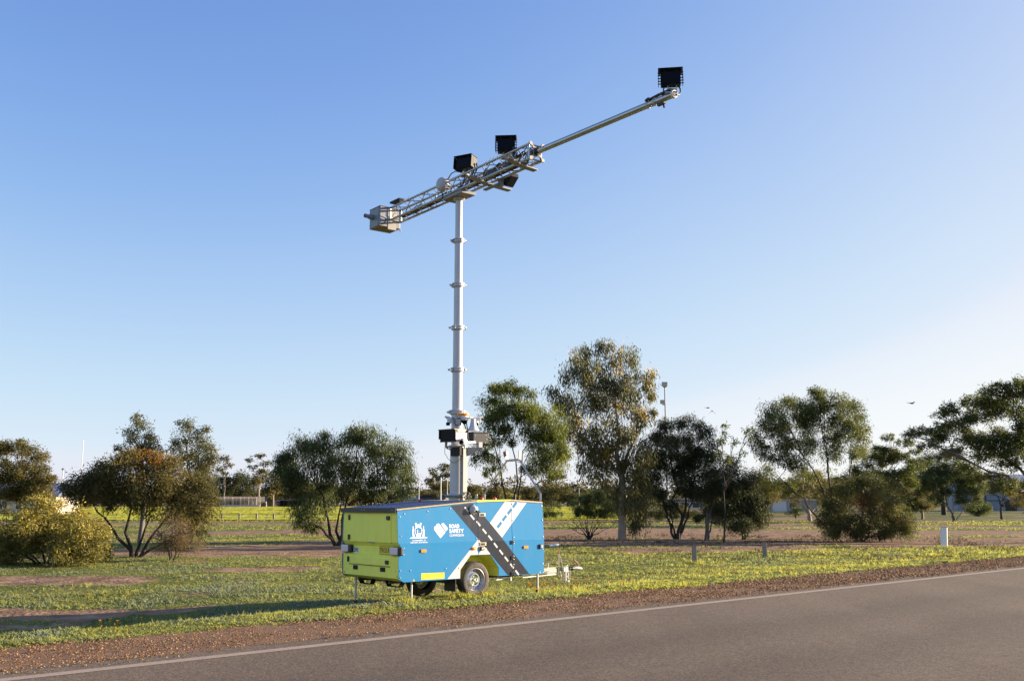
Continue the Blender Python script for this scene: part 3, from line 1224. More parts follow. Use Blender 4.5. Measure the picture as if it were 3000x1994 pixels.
mb = MB().lathe([(.026, -.10), (.026, -.122), (.018, -.126)], 'y', 16, c=(.012, 0, -.028))
part('camera_lens', mb, M['black_gloss'], rear_panel, loc=sp(-.032, 1.637), smooth_=True)
mb = MB().lathe([(.009, -.095), (.009, -.112)], 'y', 10, c=(-.042, 0, -.022))
mb.lathe([(.007, -.02), (.007, -.04)], 'y', 8, c=(.0, 0, .085)).lathe([(.007, -.02), (.007, -.04)], 'y', 8, c=(.07, 0, .06))
split_part('camera_sensor', mb, M['bolt'], rear_panel, loc=sp(-.032, 1.637))

# rear face ----------------------------------------------------------
mb = MB().prism([(.245, 1.045), (1.655, 1.045), (1.655, 1.572), (.245, 1.572)], 0, 1, lambda x, y, w: (-1.757 - (y - 1.06) * .0185 - w * .012, x, y))
hatch = part('upper_hatch', mb, M['lime'], TR, bevel=.003)
mb = MB()
for y, z, w, h in ((1.667, 1.493, .045, .10), (1.667, 1.120, .045, .10), (.318, 1.493, .10, .075)):
    mb.box((-1.785, y, z), (.035, w, h))
split_part('hatch_latch', mb, M['black'], hatch, bevel=.008)
mb = MB().prism([(.30, .625), (1.71, .635), (1.71, .765), (.30, .765)], 0, 1, lambda x, y, w: (-1.733 - w * .012, x, y))
lh = part('lower_hatch', mb, M['lime'], TR, bevel=.003)
mb = MB()
for y, z, w, h in ((1.718, .706, .045, .10), (.378, .696, .09, .07)):
    mb.box((-1.757, y, z), (.035, w, h))
split_part('hatch_latch', mb, M['black'], lh, bevel=.008)
part('hatch_lip', MB().box((-1.742, 1.005, .617), (.016, 1.40, .008)), M['print_black'], lh)
for y in (1.48, .54):
    mb = MB().box((-1.735, y, .559), (.014, .155, .078))
    part('reflector_pad', mb, M['navy'], TR)
part('step_light', MB().box((-1.758, .90, 1.040), (.045, .18, .018)), M['box_grey'], TR)
for y0 in (1.63, -.065):
    mb = MB().box((-1.728, y0 + .165, .903), (.070, .330, .148))
    t_ = part('tail_lamp', mb, M['black'], TR, bevel=.02)
    mb = MB().box((-1.768, y0 + .205, .905), (.025, .245, .132))
    part('lens', mb, M['lamp'], t_, bevel=.02)
pl = part('number_plate', MB().box((-1.696, .49, .902), (.010, .43, .145)), M['plate_yellow'], TR, bevel=.003)
rear_text('TN 52 KC', .692, .862, .375, .088, -1.7035, M['print_black'], pl, 0.012)
fr = MB()
for c, s_ in (((-1.703, .49, .972), (.003, .42, .006)), ((-1.703, .49, .832), (.003, .42, .006)), ((-1.703, .702, .902), (.003, .006, .14))):
    fr.box(c, s_)
part('plate_border', fr, M['print_black'], pl)
nd = part('number_decal', MB().box((-1.6925, 1.535, .880), (.004, .185, .105)), M['print_white'], TR)
rear_text('293', 1.612, .842, .150, .080, -1.697, M['print_navy'], nd, 0.02)
for y in (1.88, .06):
    w_ = part('warning_label', MB().face([(-1.738, y - .022, .44), (-1.738, y + .022, .44), (-1.738, y, .485)]), M['label_yellow'], TR)
    part('warning_mark', MB().face([(-1.7395, y - .008, .447), (-1.7395, y + .008, .447), (-1.7395, y, .473)]), M['print_black'], w_)
mb = MB()
for y, z in ((1.78, .53), (1.62, .57), (1.25, .565), (.88, .555), (.70, .555), (.25, .55), (.12, .55)):
    mb.lathe([(.007, -1.733), (.006, -1.738), (.001, -1.739)], 'x', 8, c=(0, y, z))
small(part('rivets', mb, M['steel'], TR))
for ys in ((1.52, 1.44, 1.10, 1.03), (.59, .51, .15, .07)):
    mb = MB()
    P = [(ys[0], .36), (ys[1], .262), (ys[2], .262), (ys[3], .36)]
    for a, b in zip(P[:-1], P[1:]):
        d = Vector((0, b[0] - a[0], b[1] - a[1]))
        mb.box((-1.60, (a[0] + b[0]) / 2, (a[1] + b[1]) / 2), (.10, d.length + .006, .012), rx=math.atan2(d.z, d.y))
    part('step_bracket', mb, M['navy'], TR)

# roof -----------------------------------------------------------------
mb = MB()
for a, b in (((-1.82, 1.585), (.052, 1.7775)),):
    mb.prism([(a[0], a[1] + .035), (b[0], b[1] + .002), (b[0], b[1] + .036), (a[0], a[1] + .080)], .028, 1.922, lambda x, y, w: (x, w, y))
solar = part('solar_panel', mb, M['black'], TR, bevel=.004)
part('solar_edge', MB().prism([(-1.80, 1.628), (.05, 1.783), (.05, 1.806), (-1.80, 1.655)], .018, .0265, lambda x, y, w: (x, w, y)), M['tan_edge'], solar)
part('panel_fascia', MB().box((-1.826, .975, 1.626), (.012, 1.90, .078)), M['black'], solar)
mb = MB()
for y in (1.15, 1.05, .12):
    mb.lathe([(.009, -1.832), (.008, -1.838), (.001, -1.839)], 'x', 8, c=(0, y, 1.635))
small(part('screw', mb, M['bolt'], solar))


def roof_z(s):
    return 1.6655 + (s + 1.82) * (1.8140 - 1.6655) / 1.872


for iy in range(4):
    y0 = .055 + iy * .460
    mb = MB().prism([(-1.79, 0), (.02, 0), (.02, .004), (-1.79, .004)], y0, y0 + .445, lambda x, y, w: (x, w, roof_z(x) + .001 + y))
    pc = part('solar_module', mb, M['cell'], solar)
    mb = MB()
    for k in range(1, 12):
        x_ = -1.79 + k * 1.81 / 12
        mb.box((x_, y0 + .222, roof_z(x_) + .0062), (.006, .43, .001), ry=-math.atan(.079))
    small(part('bus_bar', mb, M['steel'], solar))
mb = MB().prism([(.06, 1.780), (.925, 1.808), (.925, 1.835), (.06, 1.815)], .026, 1.92, lambda x, y, w: (x, w, y))
part('roof_plate', mb, M['lime_yellow'], TR)
mb = MB().prism([(.93, 1.806), (1.775, 1.762), (1.775, 1.790), (.93, 1.835)], .03, 1.915, lambda x, y, w: (x, w, y))
part('roof_plate', mb, M['tan_edge'], TR, label='worn tan strip at the front of the roof')
for s, y, h in ((.52, .85, .11), (.62, .75, .11)):
    mb = MB().lathe([(.032, 0), (.032, h * .6), (.026, h * .62), (.026, h), (.02, h + .008)], 'z', 14, c=(s, y, 1.825))
    part('roof_antenna', mb, M['pale_steel'], TR, smooth_=True)
for s, y in ((-.35, 1.35), (.60, .55), (.98, .60)):
    mb = MB().lathe([(.035, 0), (.035, .02), (.028, .045), (.01, .06)], 'z', 14, c=(s, y, 1.83 if s > 0 else roof_z(s)))
    part('roof_lamp', mb, M['red'], TR, smooth_=True)
# boom rest frame
fr = MB()
S_ = 1.733
for pth in ([(S_, .055, 1.76), (S_, .050, 1.955), (S_, .70, 2.665)], [(S_, 1.87, 1.76), (S_, 1.865, 1.965), (S_, 1.10, 2.665)], [(S_, .70, 2.665), (S_, 1.10, 2.660)]):
    fr.tube(pth, .026, 4)
rest = part('boom_rest', fr, M['steel'], TR)
mb = MB().box((S_, .685, 2.755), (.075, .022, .21), rx=.12).box((S_, 1.125, 2.755), (.075, .022, .19), rx=-.12)
split_part('rest_fork', mb, M['steel'], rest)
mb = MB().box((S_ - .045, 1.12, 2.80), (.022, .085, .11), rx=-.3)
part('rubber_pad', mb, M['rust'], rest)

# chassis, legs, wheels, drawbar -----------------------------------------
mb = MB()
for y in (.45, 1.50):
    mb.box((0, y, .33), (3.3, .06, .05))
for s in (-1.4, -.5, .5, 1.5):
    mb.box((s, .975, .33), (.05, 1.0, .045))
mb.box((.04, .975, .24), (.07, 1.5, .07))
part('chassis', mb, M['black'], TR)
for s, y, zb in ((-1.36, .15, -.025), (-1.53, 1.78, -.15), (1.715, .13, -.02), (1.70, 1.75, -.16)):
    mb = MB().tube([(s, y, .42), (s, y, zb + .02)], .021, 10)
    lg = part('stabiliser_leg', mb, M['steel'], TR, smooth_=True)
    mb = MB().lathe([(.06, 0), (.06, .012), (.03, .02), (.028, .06)], 'z', 14, c=(s, y, zb + .005))
    part('foot', mb, M['black'], lg)


def wheel(y, zc, near):
    r = .335
    mb = MB()
    prof = [(.205, -.085), (.235, -.100), (.275, -.104), (.312, -.098), (.328, -.082), (r, -.055), (r, .055), (.328, .082), (.312, .098), (.275, .104), (.235, .100), (.205, .085)]
    mb.lathe(prof, 'y', 48)
    mb.f = mb.f[:-2]
    w = part('wheel', mb, M['rubber'], TR, loc=(.045, y, zc), smooth_=True)
    t = MB()
    for k in range(56):
        a = 2 * math.pi * k / 56
        for yy in (-.05, 0, .05):
            aa = a + (math.pi / 56 if yy == 0 else 0)
            t.box(((r + .002) * math.cos(aa), yy, (r + .002) * math.sin(aa)), (.010, .038, .024), ry=-aa)
    small(part('tread', t, M['rubber'], w))
    sg = -1 if near else 1
    rim = MB()
    pr = [(.212, -.095), (.222, -.090), (.215, -.078), (.202, -.070), (.196, -.03), (.188, -.022), (.155, -.030), (.125, -.050), (.112, -.066), (.104, -.066), (.098, -.050), (.085, -.028), (.04, -.026), (.001, -.026)]
    rim.lathe([(a, b * -sg) for a, b in pr], 'y', 48)
    rim.f = rim.f[:-2]
    part('rim', rim, M['rim'], w, smooth_=True)
    h = MB()
    for k in range(18):
        a = 2 * math.pi * (k + .5) / 18
        h.lathe([(.011, sg * .0325), (.011, sg * .0275)], 'y', 8, c=(.166 * math.cos(a), -.0 + sg * .0015, .166 * math.sin(a)))
    small(part('vent_hole', h, M['print_black'], w))
    h = MB()
    for k in range(5):
        a = 2 * math.pi * k / 5 + .6
        h.lathe([(.019, sg * .024), (.016, sg * .046), (.001, sg * .048)], 'y', 8, c=(.060 * math.cos(a), 0, .060 * math.sin(a)))
    small(part('wheel_nut', h, M['hubgreen'], w))
    part('hub_cap', MB().lathe([(.032, sg * .02), (.030, sg * .058), (.022, sg * .066), (.001, sg * .067)], 'y', 16), M['rim'], w, smooth_=True)
    ring = MB().lathe([(.300, sg * .1005), (.296, sg * .1035), (.288, sg * .1030)], 'y', 48)
    ring.f = ring.f[:-2]
    part('side_wall_ring', ring, M['rubber'], w)


wheel(.125, .318, True)
wheel(1.82, .235, False)
part('mudflap', MB().box((-.44, .20, .235), (.012, .35, .22)), M['black'], TR)
mb = MB()
for k in range(3):
    mb.lathe([(.016, .414), (.016, .4185)], 'y', 10, c=(.30 + .07 * k, 0, .62))
small(part('well_hole', mb, M['print_black'], TR))
mb = MB().tube([(.62, .10, .325), (1.0, .10, .322)], .012).tube([(.62, .12, .285), (1.8, .35, .282), (3.0, .95, .24)], .008).box((.98, .10, .30), (.03, .03, .09))
part('brake_rod', mb, M['steel'], TR)

mb = MB().box((2.35, .985, .335), (1.3, .10, .10)).tube([(1.80, .45, .33), (2.75, .95, .33)], .035, 4).tube([(1.80, 1.52, .33), (2.75, 1.02, .33)], .035, 4).box((2.86, .955, .315), (.26, .012, .165)).box((3.15, .985, .345), (.42, .085, .085))
bar = part('drawbar', mb, M['pale_steel'], TR)
mb = MB().lathe([(.020, 0), (.045, .0), (.042, .02), (.05, .035), (.042, .05), (.05, .065), (.042, .08), (.048, .095), (.04, .125), (.02, .13)], 'x', 16, c=(3.41, .985, .345))
part('rubber_gaiter', mb, M['black'], bar, smooth_=True)
mb = MB().tube([(3.53, .985, .345), (3.62, .985, .35), (3.72, .985, .345), (3.80, .985, .325)], [.030, .042, .045, .030], 10)
cp = part('coupling', mb, M['pale_steel'], bar, smooth_=True)
part('coupling_handle', MB().tube([(3.67, .985, .38), (3.69, .985, .43), (3.66, .985, .46), (3.56, .985, .53)], [.016, .016, .020, .020], 8), M['rust'], bar)
mb = MB().tube([(3.045, .93, .20), (3.06, .93, .68)], .012, 6).tube([(3.075, .95, .36), (3.095, .95, .66)], .024, 4).tube([(3.10, .95, .66), (3.21, .97, .38)], .012, 6)
part('hand_brake', mb, M['pale_steel'], bar)
part('brake_grip', MB().tube([(3.095, .95, .66), (3.085, .95, .72), (3.115, .95, .80)], [.014, .016, .016], 8), M['rust'], bar)
mb = MB()
for (x, y, z0, dx) in ((3.10, .92, .30, .03), (3.17, .90, .34, .04), (3.24, .91, .33, -.02), (3.30, .93, .33, .05), (3.36, .95, .33, .02)):
    pts = [(x + dx * k / 8 + .012 * math.sin(k * 2.1), y, z0 - (.24 + .06 * math.sin(x * 40)) * k / 8) for k in range(9)]
    for p in pts:
        mb.box(p, (.012, .010, .034), rz=p[2] * 90, ry=.3)
mb.tube([(3.15, .93, .22), (3.18, .93, .06), (3.24, .93, .05), (3.25, .93, .2)], .008, 6).tube([(3.33, .95, .34), (3.36, .95, .12), (3.40, .95, .12), (3.41, .95, .33)], .009, 6)
small(part('safety_chain', mb, M['steel'], bar))
part('jockey_clamp', MB().tube([(3.22, .90, .42), (3.22, .90, .10)], .026, 8).box((3.22, .92, .34), (.10, .08, .09)).tube([(3.22, .90, .42), (3.22, .82, .43)], .01, 6), M['steel'], bar)
part('cup_holder', MB().lathe([(.035, .40), (.045, .48), (.047, .485)], 'z', 14, c=(2.765, .985, 0)).tube([(2.80, .985, .475), (2.89, .985, .495)], .005, 5), M['pale_steel'], bar)

# mast -----------------------------------------------------------------
MS, MT = .302, 1.0


def eq(r, d, z):
    """position beside the mast: r to the viewer's right, d away from the road"""
    return (MS + .795 * r + .6066 * d, MT - .6066 * r + .795 * d, z)


mast = part('mast', MB().lathe([(.150, 1.76), (.150, 1.86), (.136, 1.87), (.135, 2.88)], 'z', 32, c=(MS, MT, 0)), M['anod'], TR, smooth_=True)
ZS = [2.88, 3.60, 4.476, 5.356, 6.263, 7.22, 8.12]
RS = [.118, .104, .097, .090, .083, .075]
for k in range(6):
    part('mast_section', MB().lathe([(RS[k], ZS[k]), (RS[k], ZS[k + 1])], 'z', 32, c=(MS, MT, 0)), M['anod'], mast, smooth_=True)
for k, z in enumerate([1.90] + ZS[:6]):
    r = ([.135, .135] + RS[:5])[k] + .012
    ft = r + .034
    pr = [(r - .014, z - .055), (r + .004, z - .055), (r + .008, z - .036), (ft, z - .032), (ft, z - .018), (r + .012, z - .012), (r + .012, z + .014), (ft, z + .018), (ft, z + .034), (r + .006, z + .050), (r - .02, z + .052)]
    part('mast_collar', MB().lathe(pr, 'z', 32, c=(MS, MT, 0)), M['anod'], mast, smooth_=True)
    mb = MB()
    for a in range(3):
        an = a * 2.094 + .4 * k
        mb.box((MS + (ft + .006) * math.cos(an), MT + (ft + .006) * math.sin(an), z), (.03, .022, .07), rz=an)
    c = eq(-(ft + .022), -.02, z)
    mb.box(c, (.03, .03, .035)).tube([eq(-(ft + .035), -.02, z - .02), eq(-(ft + .045), -.02, z + .02)], .008, 6)
    c2 = eq(ft + .02, .02, z + .015)
    mb.box(c2, (.04, .015, .015))
    small(part('collar_clamp', mb, M['steel'], mast))
post = part('square_post', MB().box((MS + .795 * .138 + .6066 * -.20, MT - .6066 * .138 + .795 * -.20, 2.32), (.105, .105, 1.10)), M['pale_steel'], TR, bevel=.006)
part('post_bolt', MB().lathe([(.012, -.002), (.012, .004)], 'x', 8, c=(MS + .795 * .138 + .6066 * -.20 - .056, MT - .6066 * .138 + .795 * -.20, 2.36)), M['print_black'], post)
# bracket, channel and gusset carrying the low camera cluster
mb = MB().box(eq(.14, -.10, 3.472), (.72, .05, .022), rz=-T_RZ + rad(-3)).box(eq(.14, -.16, 3.44), (.06, .30, .05), rz=-T_RZ)
mb.box(eq(-.06, -.22, 2.885), (.36, .06, .022), rz=-T_RZ).box(eq(-.215, -.22, 2.93), (.05, .06, .10), rz=-T_RZ).box(eq(.30, -.08, 2.865), (.44, .14, .02), rz=-T_RZ)
clus = split_part('equipment_bracket', mb, M['pale_steel'], TR)[0]
mb = MB()
g0, g1, g2 = eq(.215, -.22, 2.855), eq(.47, -.16, 2.855), eq(.225, -.22, 2.70)
mb.prism([(g0[0], g0[2]), (g1[0], g1[2]), (g1[0], g1[2] - .02), (g2[0], g2[2])], g0[1], g0[1] + .02, lambda x, y, w: (x, w - .5 * (x - g0[0]), y))
part('gusset', mb, M['pale_steel'], clus)
mb = MB().box((0, 0, 0), (.33, .42, .225))
hs = part('camera_housing', mb, M['white_plastic'], TR, loc=eq(-.062, -.36, 3.09), rot=(0, 0, rad(8)), bevel=.01, label='low dark camera housing, sun glare put into its pale colour')  # sun glare on the dark housing, painted as a white body colour
part('window', MB().box((-.170, 0, -.005), (.012, .405, .205)), M['black_gloss'], hs)
part('bezel', MB().box((-.160, 0, .0), (.016, .44, .25)), M['black'], hs)
part('visor', MB().box((-.02, 0, .122), (.40, .46, .014)).box((.02, -.226, .092), (.30, .010, .055)).box((-.17, .226, .03), (.06, .010, .19)), M['black'], hs)
mb = MB().box((0, 0, 0), (.40, .30, .215))
hs2 = part('camera_housing', mb, M['navy'], TR, loc=(MS + .55, MT + .05, 3.09), bevel=.008, label='low camera housing facing away, dark navy')
part('visor', MB().box((.03, 0, .118), (.46, .34, .014)), M['navy'], hs2)
mb = MB()
for x, z in ((-.16, .05), (.13, .07), (.15, -.02), (-.17, -.06), (-.02, -.085), (.02, -.085), (.12, -.09)):
    mb.lathe([(.009, -.151), (.008, -.158)], 'y', 8, c=(x, 0, z))
small(part('bolt', mb, M['bolt'], hs2))
hn = part('horn_loudspeaker', MB().lathe([(.020, .25), (.048, .24), (.050, .20), (.062, .13), (.085, .06), (.118, .012), (.126, 0), (.118, .006), (.06, .05), (.001, .07)], 'z', 28), M['white_plastic'], TR, loc=eq(.325, -.30, 3.205), smooth_=True)
part('bracket', MB().box((-.04, .02, .265), (.10, .03, .03)), M['pale_steel'], hn)
bc = part('beacon', MB().lathe([(.128, 0), (.132, .02), (.130, .045), (.115, .052)], 'z', 28), M['amber'], TR, loc=eq(.122, -.20, 3.508), smooth_=True)
part('beacon_base', MB().lathe([(.115, -.03), (.12, -.002)], 'z', 24), M['white_plastic'], bc)
c3 = part('surveillance_camera', MB().lathe([(.055, .02), (.078, .03), (.080, .085), (.07, .095)], 'z', 20), M['white_plastic'], TR, loc=eq(.148, -.28, 3.385), smooth_=True, label='middle camera of the cluster with black dome')
part('camera_lens', MB().lathe([(.001, -.055), (.04, -.045), (.058, -.01), (.06, .022)], 'z', 20), M['black_gloss'], c3, smooth_=True)
for r, sg in ((-.15, -1), (.425, 1)):
    o = part('surveillance_camera', MB().box((0, 0, 0), (.10, .10, .11)).tube([(0, 0, .05), (sg * .10, .05, .07)], .022, 8), M['white_plastic'], TR, loc=eq(r, -.15, 3.43), rot=(0, 0, -T_RZ), bevel=.012, label='left bullet camera of the cluster' if sg < 0 else 'right bullet camera of the cluster')
    part('camera_barrel', MB().tube([(-sg * .01, -.03, -.03), (-.025, -.10, -.085)], .036, 12), M['white_plastic'], o, smooth_=True)
    part('camera_lens', MB().box((-.027, -.112, -.09), (.075, .028, .055), rx=.6), M['black_gloss'], o)
fl = part('floodlight', MB().box((0, 0, 0), (.125, .05, .13)), M['black'], TR, loc=eq(.03, -.30, 3.375), rot=(rad(-8), 0, -T_RZ + rad(-12)), bevel=.006)
mb = MB()
for k in range(3):
    mb.box((0, -.028, .038 - .038 * k), (.10, .008, .028))
part('lens', mb, M['led'], fl)
dm = part('dome_camera', MB().tube([(0, 0.06, 0), (0, -.03, 0)], .075, 20).tube([(0, -.03, 0), (0, -.06, 0), (0, -.085, 0)], [.075, .068, .05], 20), M['white_plastic'], TR, loc=eq(.125, -.58, 2.965), rot=(rad(8), 0, -T_RZ + rad(-22)), smooth_=True)
part('camera_lens', MB().tube([(0, -.08, 0), (0, -.10, 0)], [.046, .036], 16), M['black_gloss'], dm, smooth_=True)
part('camera_arm', MB().tube([(.03, .03, -.02), (.12, .30, -.04)], .028, 10).tube([(.02, .02, -.06), (.02, .02, -.14)], .02, 8), M['white_plastic'], dm, smooth_=True)
part('control_box', MB().box((0, 0, 0), (.05, .31, .172)), M['navy'], TR, loc=eq(-.018, -.22, 2.788), bevel=.006)
part('junction_box', MB().box((0, 0, 0), (.10, .09, .112)), M['box_grey'], TR, loc=eq(.455, -.10, 2.932), bevel=.005)
split_part('actuator_rod', MB().tube([eq(.20, -.18, 2.965), eq(.40, -.14, 2.955)], .018, 10).tube([eq(.26, -.2, 2.93), eq(.34, -.2, 2.87)], .008, 6).tube([eq(.30, -.2, 2.87), eq(.36, -.2, 2.93)], .008, 6), M['steel'], TR, smooth_=True)
mb = MB()
mb.tube([eq(.19, -.28, 3.36), eq(.22, -.28, 3.20), eq(.225, -.28, 3.06), eq(.25, -.27, 2.98), eq(.34, -.2, 2.97)], .011, 6)
mb.tube([eq(.15, -.28, 3.33), eq(.18, -.30, 3.24), eq(.20, -.28, 3.20)], .012, 6)
mb.tube([eq(-.24, -.2, 2.88), eq(-.245, -.2, 2.76), eq(-.17, -.2, 2.64), eq(-.07, -.18, 2.56), eq(.02, -.2, 2.60), eq(.09, -.25, 2.66)], .005, 5)
mb.tube([eq(-.25, -.1, 1.90), eq(-.10, -.2, 1.91), eq(.06, -.24, 1.90), eq(.17, -.27, 1.94)], .006, 5)
mb.tube([eq(-.30, 0, 1.88), eq(-.12, -.19, 1.885), eq(.18, -.27, 1.88)], .006, 5)
mb.tube([eq(.10, -.26, 1.86), eq(.20, -.25, 1.99), eq(.26, -.2, 1.97), eq(.31, -.2, 1.84)], .007, 5)
mb.tube([eq(.24, -.2, 1.84), eq(.32, -.2, 1.95), eq(.40, -.2, 1.93), eq(.47, -.15, 1.84)], .007, 5)
small(part('cable', mb, M['black'], TR))

# boom -------------------------------------------------------------------
BZ0, BZ1 = 8.265, 8.555
ca_, cb_ = -.061, -.998


def bp(a, c, z):
    """boom axes: a along it towards the road, c across it away from the rear"""
    return (MS + ca_ * a - cb_ * c, MT + cb_ * a + ca_ * c, z)


B_RZ = math.atan2(cb_, ca_)        # local x of a boom-aligned box runs along a
mb = MB().box(bp(.02, -.02, 8.175), (.74, .36, .05), rz=B_RZ)
tt = part('turntable', mb, M['tan_edge'], TR, bevel=.004)
split_part('turntable_rim', MB().box(bp(.02, -.206, 8.178), (.74, .008, .06), rz=B_RZ).box(bp(.394, -.02, 8.178), (.008, .36, .06), rz=B_RZ), M['box_grey'], tt)
part('swivel', MB().lathe([(.09, 8.09), (.13, 8.125), (.13, 8.152)], 'z', 28, c=(MS, MT, 0)), M['anod'], tt, smooth_=True)
mb = MB()
for c in (-.145, .145):
    for z in (BZ0, BZ1):
        mb.tube([bp(-2.68, c, z), bp(2.64, c, z)], .0255, 12)
boom = part('truss_boom', mb, M['alu'], TR, smooth_=True)
NB = 17
br = MB()
for c in (-.145, .145):
    for k in range(NB):
        a0 = -2.62 + k * 5.2 / NB
        a1 = a0 + 5.2 / NB
        zz0, zz1 = (BZ0, BZ1) if k % 2 == 0 else (BZ1, BZ0)
        part('brace', MB().tube([bp(a0 + .02, c, zz0), bp(a1 - .02, c, zz1)], .010, 7), M['alu'], boom, smooth_=True)
for z in (BZ0, BZ1):
    for k in range(NB):
        a0 = -2.62 + k * 5.2 / NB
        a1 = a0 + 5.2 / NB
        cc = (-.145, .145) if k % 2 == 0 else (.145, -.145)
        part('brace', MB().tube([bp(a0 + .02, cc[0], z), bp(a1 - .02, cc[1], z)], .010, 7), M['alu'], boom, smooth_=True)
for a in (-2.66, 2.60):
    mb = MB()
    for c in (-.145, .145):
        mb.tube([bp(a, c, BZ0), bp(a, c, BZ1)], .020, 8)
    for z in (BZ0, BZ1):
        mb.tube([bp(a, -.145, z), bp(a, .145, z)], .020, 8)
    part('end_frame', mb, M['alu'], boom, smooth_=True)
poly = []
for qx, qz in ((-1, -1), (1, -1), (1, 1), (-1, 1)):
    px_, pz_ = .165 * qx, .165 * qz
    if (qx, qz) == (-1, -1):
        poly += [(-.12, -.18), (-.10, -.11), (-.05, -.085), (.05, -.085), (.10, -.11), (.12, -.18), (.18, -.18), (.18, -.12), (.11, -.10), (.085, -.05), (.085, .05), (.11, .10), (.18, .12), (.18, .18), (.12, .18), (.10, .11), (.05, .085), (-.05, .085), (-.10, .11), (-.12, .18), (-.18, .18), (-.18, .12), (-.11, .10), (-.085, .05), (-.085, -.05), (-.11, -.10), (-.18, -.12), (-.18, -.18)]
mb = MB().prism(poly, 2.645, 2.675, lambda x, y, w: bp(w, x, 8.41 + y))
part('end_plate', mb, M['pale_steel'], boom)
mb = MB()
for k in range(24):
    pass
mb.tube([bp(2.60, 0, 8.41), bp(2.72, 0, 8.41)], .082, 16)
part('pole_socket', mb, M['black'], boom, smooth_=True)
part('clutch_disc', MB().tube([bp(2.56, -.10, 8.38), bp(2.56, -.125, 8.38)], .075, 20).tube([bp(2.56, -.126, 8.38), bp(2.56, -.135, 8.38)], .02, 10), M['pale_steel'], boom)
pole = part('arm_pole', MB().tube([bp(2.66, 0, 8.412), bp(6.26, 0, 8.345)], .056, 24), M['alu'], TR, smooth_=True)
part('pole_sleeve', MB().tube([bp(5.66, 0, 8.357), bp(5.70, 0, 8.356)], .063, 20).tube([bp(5.82, 0, 8.354), bp(5.86, 0, 8.353)], .063, 20), M['steel'], pole, smooth_=True)
part('pole_end_ring', MB().tube([bp(6.24, 0, 8.345), bp(6.29, 0, 8.344)], .066, 20), M['white_plastic'], pole, smooth_=True)
part('pole_bore', MB().tube([bp(6.29, 0, 8.344), bp(6.296, 0, 8.344)], .048, 18), M['print_black'], pole)
split_part('pole_clamp', MB().tube([bp(5.72, -.02, 8.425), bp(5.98, -.02, 8.44)], .026, 8).tube([bp(5.66, -.04, 8.42), bp(5.74, -.04, 8.44)], .028, 8).box(bp(5.98, .0, 8.275), (.16, .05, .04), rz=B_RZ).tube([bp(6.02, 0, 8.27), bp(6.04, 0, 8.19)], .016, 6).box(bp(6.12, 0, 8.428), (.24, .12, .03), rz=B_RZ), M['black'], pole)


def camera_head(a, c, z, az_face, pitch, w=.40, h=.29, d=.20, lab=None, hood=True):
    """boom camera: local -y is the window"""
    p = bp(a, c, z)
    o = part('camera_housing', MB().box((0, 0, 0), (w, d, h)), M['navy'], TR, loc=p, rot=(rad(pitch), 0, rad(180 - az_face) - T_RZ), bevel=.018, label=lab)
    part('window', MB().box((0, -d / 2 - .006, 0), (w * .95, .014, h * .93)), M['black_gloss'], o, bevel=.012)
    v = MB()
    v.box((0, -.025, h / 2 + .032), (w + .075, d + .06, .010))
    for sx in (-1, 1):
        v.box((sx * (w / 2 + .034), -.025, .015), (.008, d + .03, h))
        v.box((sx * (w / 2 + .022), -.025, h / 2 + .018), (.010, d + .05, .042), ry=sx * rad(45))
    part('visor', v, M['navy'], o)
    b = MB()
    for sx in (-1, 1):
        for k in range(5):
            b.box((sx * (w / 2 + .022), -.05, h * (-.42 + .21 * k)), (.048, .02, .010))
        b.box((sx * w * .3, -d / 2 + .02, h / 2 + .02), (.025, .03, .045))
    small(part('visor_spacer', b, M['black'], o))
    k = MB().box((.02, .02, -h / 2 - .055), (.16, .08, .016)).box((-.05, .02, -h / 2 - .025), (.014, .08, .07)).box((.09, .02, -h / 2 - .025), (.014, .08, .07))
    k.tube([(.02, .02, -h / 2 - .05), (.02, .02, -h / 2 - .14)], .022, 8).box((.0, .0, -h / 2 - .13), (.20, .10, .014))
    part('bracket', k, M['steel'], o)
    return o


camera_head(.33, -.06, 8.79, 208, -6, .36, .25, .20, 'boom camera nearest the mast, turned to the left')
camera_head(1.76, -.06, 8.775, 184, -6, .345, .27, .18, 'middle boom camera, facing the road')
ec = camera_head(6.20, 0, 8.62, 188, -5, .325, .235, .14, 'camera on the tip of the long arm')
# wings under the truss
for a, c0, c1 in ((1.0, -.47, .60), (2.31, -.45, .25)):
    cm = c0 + (c1 - c0) * .42
    mb = MB()
    prof = [(c0, 8.285), (c0 + .06, 8.295), (cm, 8.222), (c1, 8.195), (c1, 8.172), (cm, 8.198), (c0 + .06, 8.262), (c0, 8.262)]
    mb.prism(prof, a - .075, a + .075, lambda x, y, w: bp(w, x, y))
    part('wing_plate', mb, M['pale_steel'], boom, bevel=.004)
